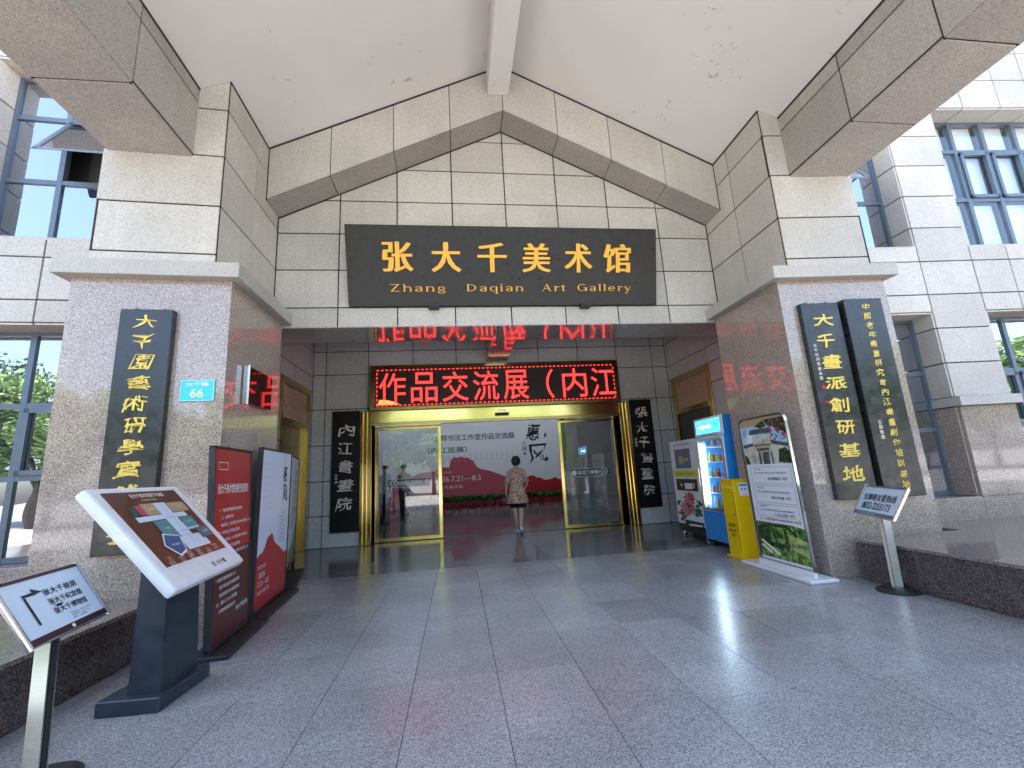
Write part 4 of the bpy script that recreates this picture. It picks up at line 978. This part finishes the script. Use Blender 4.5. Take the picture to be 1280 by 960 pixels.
for k in range(45): 
    a, b = random.uniform(.12, .40), random.uniform(.55, .78); s_ = random.uniform(.008, .022); pf.p(m, [(a - s_, b), (a, b - s_), (a + s_, b), (a, b + s_)], .007)
m.build('photo_blossom', 'rose', po)
pq('lower_photo_grass', 'pgrass', [[(-.41, -.80), (.41, -.80), (.41, -.42), (.20, -.40), (-.41, -.40)]])
pq('lower_photo_pavilion', 'ptree', [[(-.40, -.46), (-.20, -.41), (.12, -.41), (.28, -.50), (.24, -.52), (.10, -.44), (-.18, -.44), (-.18, -.62), (.0, -.66), (.0, -.70), (-.38, -.60)], R4(.06, -.68, .10, -.45), R4(-.36, -.66, .06, -.62)], .005)
pq('lower_photo_wall', 'plime', [[(.12, -.50), (.40, -.55), (.40, -.72), (.12, -.66)]], .004)
pq('lower_photo_path', 'cream', [[(-.38, -.62), (-.34, -.61), (-.05, -.74), (-.10, -.76)], [(-.38, -.68), (-.35, -.66), (-.18, -.74), (-.22, -.76)]], .006)
m = MB()
for y0, y1 in ((.05, .25), (-.17, .03), (-.33, -.19)):
    for a in ((-.34, y1 - .004, .36, y1), (-.34, y0, .36, y0 + .004), (-.34, y0, -.336, y1), (.356, y0, .36, y1)): pf.q(m, *a, .003)
m.build('price_box', 'inkgrey', po)
m = MB()
for y, a, b in ((.22, '成人票', '含讲解服务'), (.00, '学生票', '凭证件半价优惠'), (-.21, '团体票', '十人以上优惠')):
    pf.t(m, a, -.22, y, w=.12, h=.022, lift=.004); pf.t(m, '内江市民凭有效证件参观预约', .0, y - .045, w=.56, h=.024, lift=.004); pf.t(m, b, .06, y - .11 if y > -.2 else y - .09, w=.22, h=.036, off=.02, lift=.004)
pf.t(m, '大千', -.33, .66, w=.05, h=.09, rough=.04, lift=.008); pf.t(m, '大千博物館', .26, -.61, w=.22, h=.05, off=.01, rough=.03, lift=.008)
m.build('lettering', 'slate', po)
m = MB(); pf.t(m, '100元', .24, .11, w=.09, h=.034, off=.01, lift=.004); pf.t(m, '50元', .24, -.11, w=.08, h=.034, off=.01, lift=.004); pf.t(m, '70元', .24, -.30, w=.09, h=.034, off=.01, lift=.004)
pf.t(m, '注：本馆免费开放请提前预约参观', .02, -.36, w=.68, h=.026, off=.01, lift=.004); m.build('red_lettering', 'crimson', po)

# yellow dispenser
yb = thing('yellow_dispenser', 'tall yellow metal dispenser box with a white label beside the fridge', 'dispenser', (3.8, 5.78, 0))
bx('body', (3.665, 5.64, .02), (3.945, 5.93, 1.0), 'yellow', yb, bevel=.006); bx('base', (3.63, 5.61, 0), (3.965, 5.96, .022), 'yellow', yb, bevel=.003)
bx('lid', (3.655, 5.632, 1.0), (3.95, 5.94, 1.018), 'yellow', yb, bevel=.003); bx('slot', (3.655, 5.68, .90), (3.666, 5.90, .93), 'goldpale', yb)
m = MB(); quad(m, Vector((0, 5.638, 0)), X, Z, 3.735, .80, 3.875, .97, .002); m.build('label', 'white', yb)
m = MB(); quad(m, Vector((0, 5.638, 0)), X, Z, 3.75, .93, 3.86, .955, .004)
for k in (0, 1): quad(m, Vector((0, 5.638, 0)), X, Z, 3.765 + k * .05, .875, 3.79 + k * .05, .90, .004)
m.build('label_print', 'blue', yb)
for z in (.34, .74): bx('hinge', (3.942, 5.66, z), (3.952, 5.70, z + .07), 'dsteel', yb)
MB().tube((3.664, 5.70, .56), (3.656, 5.70, .56), .012, n=10).build('lock', 'steel', yb); bx('door_seam', (3.6635, 5.665, .10), (3.666, 5.669, .86), 'ink', yb)
m = MB(); O = Vector((3.664, 0, 0))
letters(m, '雨伞袋', O, -Y, Z, -5.79, .42, w=.15, h=.05, off=.015, lift=.003); letters(m, '请自觉', O, -Y, Z, -5.79, .35, w=.17, h=.04, off=.015, lift=.003); letters(m, '取用', O, -Y, Z, -5.79, .29, w=.09, h=.035, off=.015, lift=.003)
m.build('lettering', 'ink', yb)

# vending machine for paintings
ff = Frame((3.96, 7.435, .90), .95, 1.54, -91.9, 90)
vm = thing('vending_machine', 'white vending cabinet with red lotus painting and dark window, left of the fridge', 'vending machine', (4.3, 7.43, 0))
ff.slab('cabinet', 'kframe', vm, .95, 1.54, -.60, 0, bevel=.01)
def fq(nm, mt, it, lift=.003):
    m = MB()
    for i in it: ff.p(m, i, lift)
    m.build(nm, mt, vm)
fq('screen', 'slate', [R4(-.30, .28, .28, .62)]); fq('screen_picture', 'tan', [R4(-.16, .36, .00, .50), R4(.02, .40, .2, .46)], .005); fq('yellow_band', 'lime', [R4(-.42, .13, .43, .25)])
fq('window', 'ink', [R4(-.36, -.10, .40, .10)]); fq('window_item', 'paper', [R4(-.05, -.07, .22, .03)], .005); fq('window_item', 'goldpale', [R4(-.2, -.03, -.14, .02), R4(.24, -.05, .30, .03)], .005)
fq('painting_ground', 'paper', [R4(-.42, -.60, .44, -.13)], .002)
lotus = []
for cx, cy, r in ((.05, -.24, .17), (-.12, -.42, .17), (.10, -.40, .12), (.14, -.20, .10)):
    for k in range(9):
        a = k * .7 + cx; lotus.append([(cx, cy), (cx + r * math.cos(a - .22), cy + r * .62 * math.sin(a - .22)), (cx + r * 1.25 * math.cos(a), cy + r * .78 * math.sin(a)), (cx + r * math.cos(a + .22), cy + r * .62 * math.sin(a + .22))])
m = MB()
for i, it in enumerate(lotus): ff.p(m, it, .006 + i * .0002)
m.build('lotus', 'crimson', vm)
m = MB()
for k in range(26):
    cx, cy, r = random.choice([(-.32, -.3), (-.34, -.45), (.32, -.42), (.24, -.52), (-.25, -.55), (.36, -.30)]) + (random.uniform(.03, .10),); cx += random.uniform(-.06, .06); cy += random.uniform(-.05, .05)
    a = random.uniform(0, 6); ff.p(m, [(cx + r * math.cos(a), cy + r * .5 * math.sin(a)), (cx + r * .6 * math.cos(a + 1.6), cy + r * .5 * math.sin(a + 1.6)), (cx + r * math.cos(a + 3.1), cy + r * .5 * math.sin(a + 3.1)), (cx + r * .5 * math.cos(a + 4.7), cy + r * .5 * math.sin(a + 4.7))], .0045 + k * .00005)
m.build('lotus_leaves', 'dgreen', vm)
fq('outlet', 'ink', [R4(-.20, -.74, .44, -.60)], .004); fq('outlet_flap', 'paper', [[(-.06, -.66), (.40, -.64), (.40, -.67), (-.06, -.69)]], .008)
m = MB(); ff.t(m, '张大千书画自助售卖', 0, .70, w=.60, h=.05, off=.01, lift=.004); ff.t(m, '扫码购买 文创好礼', 0, .19, w=.6, h=.05, off=.01, lift=.005); m.build('lettering', 'slate', vm)
ff.slab('kick_plate', 'blackm', vm, .93, .13, -.58, .004, dy=-.74)
for y in (7.05, 7.82): MB().lathe((4.03, y, 0), [(.045, 0), (.05, .02), (.03, .05), (.02, .10)], 12).build('foot', 'steel', vm)

# drinks fridge
gf = Frame((3.83, 6.352, 1.02), .785, 1.80, -92.1, 88.5)
fg = thing('drinks_fridge', 'tall blue and white glass fronted drinks fridge with a lit tube', 'fridge', (4.05, 6.35, 0))
def gs(n, m_, L, W, t0, t1, dx, dy, bev=.006): return gf.slab(n, m_, fg, L, W, t0, t1, bevel=bev, dx=dx, dy=dy)
gs('side_wall', 'blue', .04, 1.86, -.50, -.002, .395, 0); gs('side_wall', 'blue', .04, 1.86, -.50, -.002, -.395, 0); gs('back_wall', 'white', .75, 1.86, -.50, -.47, 0, 0, 0)
gs('top_box', 'kframe', .83, .30, -.49, 0.0, 0, .78); gs('lower_box', 'bluegrad', .83, .42, -.49, 0.0, 0, -.70) if 'bluegrad' in MT else gs('lower_box', 'blue', .83, .42, -.49, 0.0, 0, -.70)
gs('header_panel', 'screen', .68, .20, .0, .006, -.0, .79, 0); m = MB(); gf.q(m, -.24, .765, .10, .80, .008); m.build('header_glow', 'lamp', fg)
m = MB(); gf.t(m, '冰饮', .24, .79, w=.13, h=.09, off=.02, lift=.009); gf.t(m, '自助售货 扫码开门', -.02, .655, w=.5, h=.03, off=.01, lift=.003); m.build('lettering', 'pblue', fg)
m = MB()
for a0, b0, a1, b1 in ((-.40, -.48, -.34, .62), (.34, -.48, .40, .62), (-.34, .57, .34, .62), (-.34, -.48, .34, -.43)):
    m.prism([gf.c + gf.u * x + gf.v * y + gf.n * .01 for x, y in ((a0, b0), (a1, b0), (a1, b1), (a0, b1))], -gf.n * .05)
m.build('door_frame', 'steel', fg, bevel=.003)
gs('door_glass', 'winclear', .68, 1.0, -.012, -.008, 0, .07, 0)
a = gf.c - gf.u * .29 + gf.n * -.06; MB().tube(a - gf.v * .40, a + gf.v * .54, .018, n=10).build('light_tube', 'lamp', fg)
a = gf.c - gf.u * .36 + gf.n * .035; MB().tube(a - gf.v * .12, a + gf.v * .16, .012, n=8).build('handle', 'steel', fg)
for k in range(4): gs('shelf', 'white', .74, .014, -.46, -.07, 0, -.22 + k * .235, 0)
dk = ['rose', 'green', 'teal', 'crimson', 'lime', 'tan', 'paper', 'slate']
for k in range(5):
    for j in range(6):
        if random.random() < .25: continue
        mt = random.choice(dk); xx = -.22 + j * .095; yy = -.455 + k * .235 + (0 if k else .02); a = gf.c + gf.u * xx + gf.v * (yy + .004) - gf.n * .12
        hgt = random.uniform(.11, .17)
        tag(MB().lathe(a, [(.026, 0), (.028, hgt * .6), (.012, hgt * .85), (.012, hgt)], 8).build('bottle', mt), 'small drink bottle standing on a shelf inside the blue fridge', 'bottle', 'bottles in the drinks fridge')
m = MB()
for a, b in ((3.87, 6.02), (3.87, 6.69), (4.2, 6.02), (4.2, 6.69)): m.lathe((a, b, 0), [(.03, 0), (.03, .08)], 10)
m.build('feet', 'blackm', fg)

# ------------------------------------------------------------------ billboard and pot plants in the hall
YBB = 18.4
bill = thing('exhibition_billboard', 'wide white and red exhibition billboard on the far wall of the hall', 'billboard', (1, YBB, 0))
bx('board', (-4.2, YBB, .1), (4.42, YBB + .1, 4.2), 'paper', bill); O = Vector((0, YBB, 0))
bx('edge_post', (4.42, YBB - .06, 0), (4.62, YBB + .2, 4.3), 'blackm', bill)
m = MB(); poly(m, O, X, Z, [(-4.2, .12), (2.6, .12), (2.6, 1.02), (1.9, 1.16), (1.4, 1.38), (.95, 1.50), (.80, 1.60), (.66, 1.85), (.40, 2.0), (.30, 1.97), (.22, 2.04), (.0, 2.0), (-.12, 2.03), (-.25, 1.92), (-.33, 1.62), (-.6, 1.64), (-.9, 1.5), (-1.5, 1.45), (-2.1, 1.2), (-3, 1.1), (-4.2, .8)], .003); m.build('far_hills', 'rose', bill)
m = MB(); poly(m, O, X, Z, [(2.2, .12), (4.42, .12), (4.42, .92), (4.2, .90), (4.05, 1.0), (3.9, .93), (3.6, .90), (3.45, 1.0), (3.25, 1.02), (3.15, 1.12), (2.95, 1.10), (2.7, .9), (2.45, .85)], .005); m.build('near_hills', 'crimson', bill)
m = MB(); letters(m, '立辉书法工作室作品交流展', O, X, Z, .75, 2.82, w=3.35, h=.27, off=.02, lift=.004); letters(m, '（内江巡展）', O, X, Z, -.38, 2.33, w=1.6, h=.26, off=.02, lift=.004); m.build('title_lettering', 'slate', bill)
m = MB(); letters(m, '惠', O, X, Z, 3.22, 2.90, w=.60, h=.72, off=.015, rough=.07, lift=.004, shear=.15); letters(m, '风', O, X, Z, 3.42, 2.02, w=.80, h=.80, off=.01, rough=.07, seed=4, lift=.004)
poly(m, O, X, Z, [(3.70, 2.66), (3.78, 2.68), (3.80, 2.84), (3.72, 2.86)], .004)
for i, c in enumerate('立辉'): letters(m, c, O, X, Z, 2.82, 2.45 - i * .22, w=.20, h=.18, rough=.05, lift=.004)
m.build('calligraphy', 'ink', bill)
m = MB(); quad(m, O, X, Z, 2.78, 1.98, 2.88, 2.08, .004); m.build('seal', 'crimson', bill)
m = MB()
for c in range(14):
    for r in range(3): letters(m, random.choice('王李张刘陈杨周吴'), O, X, Z, -.55 + c * .22, 2.05 + .10 * c / 14 - r * .10 - .02, w=.06, h=.06, lift=.0045)
m.build('name_lettering', 'inkgrey', bill)
m = MB(); letters(m, '2026.7.21—8.5', O, X, Z, .0, 1.16, w=1.9, h=.22, off=.005, lift=.006); letters(m, '张大千美术馆', O, X, Z, -.35, .84, w=1.1, h=.13, lift=.006); letters(m, '展览时间', O, X, Z, -.55, 1.42, w=.6, h=.09, lift=.006)
m.build('date_lettering', 'white', bill)
def leafy(n, rx, rz, size, seed, zc=0, up=.4):
    r = random.Random(seed); m = MB()
    for _ in range(n):
        d = Vector((r.gauss(0, 1), r.gauss(0, 1), r.gauss(0, 1))).normalized() * r.random() ** .45
        c = Vector((d.x * rx, d.y * rx, zc + d.z * rz)); u = Vector((r.gauss(0, 1), r.gauss(0, 1), r.gauss(0, 1))).normalized(); v = u.cross(Vector((r.gauss(0, 1), r.gauss(0, 1), r.gauss(0, 1))).normalized())
        if v.length < .1: continue
        v.normalize(); s_ = size * r.uniform(.6, 1.3)
        m.add([c - u * s_, c + v * s_ * .45, c + u * s_, c - v * s_ * .45], [[0, 1, 2, 3]])
    return m
pp = thing('potted_plant', 'green pot plant in a red pot at the foot of the billboard', 'pot plant', (-1.9, 18.05, 0), group='row of pot plants along the billboard')
b_ = tuple(pp['base']); pp['base'] = (0, 0, 0)
MB().lathe((0, 0, 0), [(.075, 0), (.115, .18), (.125, .20), (.10, .20)], 12).build('pot', 'crimson', pp)
leafy(150, .19, .13, .07, 3, .36).build('foliage', 'potplant', pp)
del pp['base']; pp.location = b_
def copy_tree(o, loc, rz=0, label=None):
    c = o.copy(); COL.objects.link(c); c.location = loc; c.rotation_euler = (0, 0, rz)
    if label: c['label'] = label
    for ch in list(o.children):
        d = ch.copy(); COL.objects.link(d); d.parent = c
        for g in list(ch.children):
            e = g.copy(); COL.objects.link(e); e.parent = d
    return c
k = 0; x = -1.62
while x < 4.4:
    copy_tree(pp, (x, 18.05 + random.uniform(-.04, .04), 0), random.uniform(0, 6)); x += .285

# ------------------------------------------------------------------ people
def skin_body(name, joints, edges, m_, parent, sub=2, root=0):
    me = bpy.data.meshes.new('mesh'); me.from_pydata([j[0] for j in joints], edges, []); me.update()
    ob = bpy.data.objects.new('tmp', me); COL.objects.link(ob)
    sm = ob.modifiers.new('s', 'SKIN'); ob.modifiers.new('u', 'SUBSURF').levels = sub
    for i, j in enumerate(joints):
        sv = me.skin_vertices[0].data[i]; r = j[1]; sv.radius = r if isinstance(r, tuple) else (r, r); sv.use_root = (i == root)
    dg = bpy.context.evaluated_depsgraph_get(); dg.update()
    out = bpy.data.meshes.new_from_object(ob.evaluated_get(dg)); bpy.data.objects.remove(ob)
    out.materials.clear()
    out.polygons.foreach_set('use_smooth', [True] * len(out.polygons))
    return link(name, out, m_, parent)
def loft(rows, n=20):
    m = MB(); m.rings([[(cx + rx * math.cos(2 * math.pi * i / n), cy + ry * math.sin(2 * math.pi * i / n) * (1 + 0), z + (.006 * math.sin(i * 2.6) if z < .8 else 0)) for i in range(n)] for (cx, cy, rx, ry, z) in rows], cap=True); return m
def human(t, female=True, stride=.16, armL=None, armR=None):
    # local coords, facing +Y, height ~1.6
    J = [((0, 0, .86), (.135, .10)), ((0, 0, 1.02), (.115, .085)), ((0, .0, 1.22), (.14, .095)), ((0, 0, 1.33), (.10, .07)), ((0, .005, 1.385), .045), ((0, .012, 1.43), .048), ((0, .015, 1.50), (.075, .088)), ((0, .012, 1.56), (.062, .072)),
         ((-.085, .0, .80), .085), ((-.062, stride * .35, .46), .055), ((-.05, stride * .35 - .015, .36), .055), ((-.016, stride * .6, .09), .032), ((-.016, stride * .6 + .02, .04), .028), ((-.022, stride * .6 + .13, .025), .026),
         ((.085, .0, .80), .085), ((.06, -stride * .15, .46), .055), ((.055, -stride * .35, .36), .056), ((.03, -stride * 1.0, .15), .034), ((.03, -stride * 1.05, .09), .03), ((.03, -stride * .55, .03), .026),
         ((-.155, 0, 1.30), .050), ((-.215, -.01, 1.10), .038), ((-.235, .05, .91), .028), ((-.235, .075, .83), .024),
         ((.155, 0, 1.30), .050), ((.225, -.03, 1.10), .038), ((.215, .06, .98), .028), ((.195, .13, .95), .024)]
    E = [(0, 1), (1, 2), (2, 3), (3, 4), (4, 5), (5, 6), (6, 7), (0, 8), (8, 9), (9, 10), (10, 11), (11, 12), (12, 13), (0, 14), (14, 15), (15, 16), (16, 17), (17, 18), (18, 19), (3, 20), (20, 21), (21, 22), (22, 23), (3, 24), (24, 25), (25, 26), (26, 27)]
    nJ = len(J)
    for hx, hy, hz, par, s_ in ((-.235, .075, .83, 23, -1), (.195, .13, .95, 27, 1)):
        for k in range(4):
            ln = (.060, .068, .064, .050)[k]; J.append(((hx + (k - 1.5) * .004, hy + (k - 1.5) * .015, hz - .03), .009)); J.append(((hx + (k - 1.5) * .005 - s_ * .012, hy + (k - 1.5) * .016 + .008, hz - .03 - ln), .0075))
            E += [(par, len(J) - 2), (len(J) - 2, len(J) - 1)]
        J.append(((hx - s_ * .015, hy + .028, hz - .02), .010)); E.append((par, len(J) - 1)); J.append(((hx - s_ * .02, hy + .038, hz - .055), .008)); E.append((len(J) - 2, len(J) - 1))
    return skin_body('body', J, E, 'skin', t)
def woman():
    t = thing('person', 'woman in a brown floral tunic and dark shorts walking in through the doors', 'person')
    t['base'] = (0, 0, 0)
    human(t)
    m = loft([(0, -.005, .075, .05, 1.375), (0, -.005, .155, .085, 1.335), (0, -.005, .165, .105, 1.27), (0, -.005, .148, .110, 1.15), (0, -.005, .145, .115, 1.02), (0, -.01, .175, .14, .88), (.0, -.01, .222, .17, .74), (0, -.01, .258, .195, .635), (0, -.01, .252, .19, .63)], 24)
    for s_ in (-1, 1):
        a = Vector((s_ * .14, 0, 1.31)); b = Vector((s_ * .222, -.02, 1.06)); m.tube(a, b, .052, .060, 12)
    m.build('tunic', 'floral', t, smooth=True)
    m = MB()
    for s_, y, yy in ((-1, .02, .05), (1, -.005, -.03)): m.rings([[(s_ * .075 + r * math.cos(a), q + r * 1.05 * math.sin(a), z) for a in [i / 14 * 6.283 for i in range(14)]] for r, q, z in ((.10, 0, .82), (.098, y * .6, .66), (.088, yy * .9, .535))])
    m.build('shorts', 'shorts', t, smooth=True)
    m = MB(); n = 16
    rows_ = [(.045, 1.425, -.02), (.083, 1.455, -.018), (.098, 1.50, -.008), (.10, 1.545, 0), (.088, 1.59, .004), (.055, 1.622, .006), (.015, 1.632, .006)]
    m.rings([[(r * math.cos(i / n * 6.283) * .95 + (.012 if i in (0, 1, 15) else 0), yy + r * math.sin(i / n * 6.283) * 1.08 - .012, z + .006 * math.sin(i * 3)) for i in range(n)] for r, z, yy in rows_]); m.build('hair', 'hair', t, smooth=True)
    for x_, y0, z0, heel in ((-.018, .096, 0, 0), (.036, -.168, .0, .095)):
        rs = []
        for k, (yo, w_, h_) in enumerate([(-.055, .030, .055), (-.03, .038, .075), (.03, .036, .068), (.09, .042, .050), (.135, .036, .035), (.16, .018, .022)]):
            zb_ = z0 + heel * max(0, (.09 - yo) / .15); rs.append([(x_ - w_, y0 + yo, zb_), (x_ + w_, y0 + yo, zb_), (x_ + w_ * .8, y0 + yo, zb_ + h_), (x_ - w_ * .8, y0 + yo, zb_ + h_)])
        MB().rings(rs).build('shoe', 'shoe', t, smooth=True)
    # ears
    for s_ in (-1, 1): MB().lathe((s_ * .078, .015, 1.475), [(.004, -.028), (.012, -.01), (.013, .012), (.004, .028)], 8, .5, 1).build('ear', 'skin', t, smooth=True)
    del t['base']
    return t
wm = woman(); wm.location = (1.275, 9.72, 0); wm.scale = (1.0, 1.0, 1.0); wm.rotation_euler = (0, 0, -.05)
hb = thing('handbag', 'small dark red ring handbag hanging from the hand of the woman in the tunic', 'handbag', (0, 0, 0)); hb['base'] = (0, 0, 0)
m = MB(); ring = []
for i in range(17):
    a = i / 16 * 6.283; c = Vector((0, math.cos(a) * .075, math.sin(a) * .13)); d = Vector((0, math.cos(a), math.sin(a))); ring.append([c + d * .016 * math.cos(b) + X * .016 * math.sin(b) for b in [j / 8 * 6.283 for j in range(8)]])
m.rings(ring, cap=False); m.build('ring_handle', 'bagred', hb, smooth=True)
MB().rings([[(.03 * sx_ * k, .07 * sy_ * k, z) for sx_, sy_ in ((-1, -1), (1, -1), (1, 1), (-1, 1))] for z, k in ((-.15, .9), (-.13, 1.0), (-.06, .85), (-.05, .6))]).build('pouch', 'bagred', hb, bevel=.006)
del hb['base']; hb.location = (1.275 - .25, 9.72 + .09, .80); hb.rotation_euler = (0, 0, 1.35)
def man(loc, rz, shirt, label, sc=1.06):
    t = thing('person', label, 'person'); t['base'] = (0, 0, 0)
    human(t, False, .05)
    m = loft([(0, 0, .07, .06, 1.38), (0, 0, .16, .09, 1.335), (0, 0, .195, .115, 1.26), (0, 0, .18, .12, 1.1), (0, 0, .17, .12, .95), (0, 0, .175, .125, .84)], 20)
    for s_ in (-1, 1): m.tube((s_ * .16, 0, 1.31), (s_ * .222, -.015, 1.10), .062, .058, 12)
    m.build('shirt', shirt, t, smooth=True)
    m = MB()
    for s_ in (-1, 1): m.rings([[(s_ * .078 + r * math.cos(a), q + r * math.sin(a), z) for a in [i / 14 * 6.283 for i in range(14)]] for r, q, z in ((.10, 0, .88), (.095, 0, .66), (.078, .01, .42), (.066, .01, .10), (.064, .02, .06))])
    m.build('trousers', 'shorts', t, smooth=True)
    m = MB(); n = 14; m.rings([[(r * math.cos(i / n * 6.283), r * math.sin(i / n * 6.283) * 1.1 - .006, z) for i in range(n)] for r, z in ((.075, 1.49), (.088, 1.53), (.083, 1.57), (.055, 1.605), (.01, 1.615))]); m.build('hair', 'hair', t, smooth=True)
    for s_ in (-1, 1): MB().rings([[(s_ * .07 - w_, yo, 0), (s_ * .07 + w_, yo, 0), (s_ * .07 + w_ * .8, yo, h_), (s_ * .07 - w_ * .8, yo, h_)] for yo, w_, h_ in ((-.08, .035, .07), (.05, .045, .07), (.15, .04, .04))]).build('shoe', 'ink', t)
    del t['base']; t.location = loc; t.rotation_euler = (0, 0, rz); t.scale = (sc, sc, sc)
man((-2.12, 13.6, 0), 2.6, 'shirtw', 'man in a pale shirt standing in the hall behind the left glass door')  # door reflections of two men, built as solid figures inside the hall
man((-1.62, 14.0, 0), -2.2, 'shirtd', 'man in a dark grey blue shirt beside the man in the pale shirt')

# ------------------------------------------------------------------ trees across the plaza (seen in the glass)
def make_tree(seed, label):
    r = random.Random(seed); t = thing('broadleaf_tree', label, 'tree', group='trees along the far side of the plaza'); t['base'] = (0, 0, 0)
    m = MB(); m.tube((0, 0, -.1), (.1, 0, 2.4), .22, .15, 10)
    tips = []
    for k in range(9):
        a = k * 2.4; e = Vector((math.cos(a) * r.uniform(1.3, 2.6), math.sin(a) * r.uniform(1.3, 2.6), r.uniform(4.2, 7.6))); m.tube((.1, 0, r.uniform(1.9, 2.4)), e, .09, .03, 6); tips.append(e)
    m.build('trunk', 'bark', t)
    cr = [MB(), MB()]
    for i, e in enumerate(tips + [Vector((0, 0, 8.0)), Vector((.5, .4, 6.4)), Vector((-.6, -.3, 5.2)), Vector((1.4, -1.2, 4.0)), Vector((-1.5, 1.1, 3.8))]):
        rad = r.uniform(1.0, 1.5)
        for _ in range(560):
            d = Vector((r.gauss(0, 1), r.gauss(0, 1), r.gauss(0, .8))); d = d.normalized() * r.random() ** .4 * rad; c = e + d
            u = Vector((r.gauss(0, 1), r.gauss(0, 1), r.gauss(0, .6))).normalized(); v = u.cross(Vector((r.gauss(0, 1), r.gauss(0, 1), r.gauss(0, 1)))).normalized(); s_ = r.uniform(.11, .22)
            cr[i % 2].add([c - u * s_, c + v * s_ * .5, c + u * s_, c - v * s_ * .5], [[0, 1, 2, 3]])
    cr[0].build('crown', 'leafg', t); cr[1].build('crown', 'leafl', t)
    del t['base']; return t
tr = make_tree(5, 'broadleaf tree across the plaza, reflected in the windows'); tr2 = make_tree(11, 'broadleaf tree across the plaza, reflected in the windows')
tr.location = (-26, -15.5, -.05); tr2.location = (-21.5, -16.5, -.05)
for i in range(19):
    c = copy_tree((tr, tr2)[i % 2], (-17.5 + i * 2.7 + random.uniform(-.7, .7), -15.8 + random.uniform(-1.2, 1.2), -.05), random.uniform(0, 6)); s_ = random.uniform(.85, 1.15); s_ *= .80; c.scale = (s_, s_, s_)
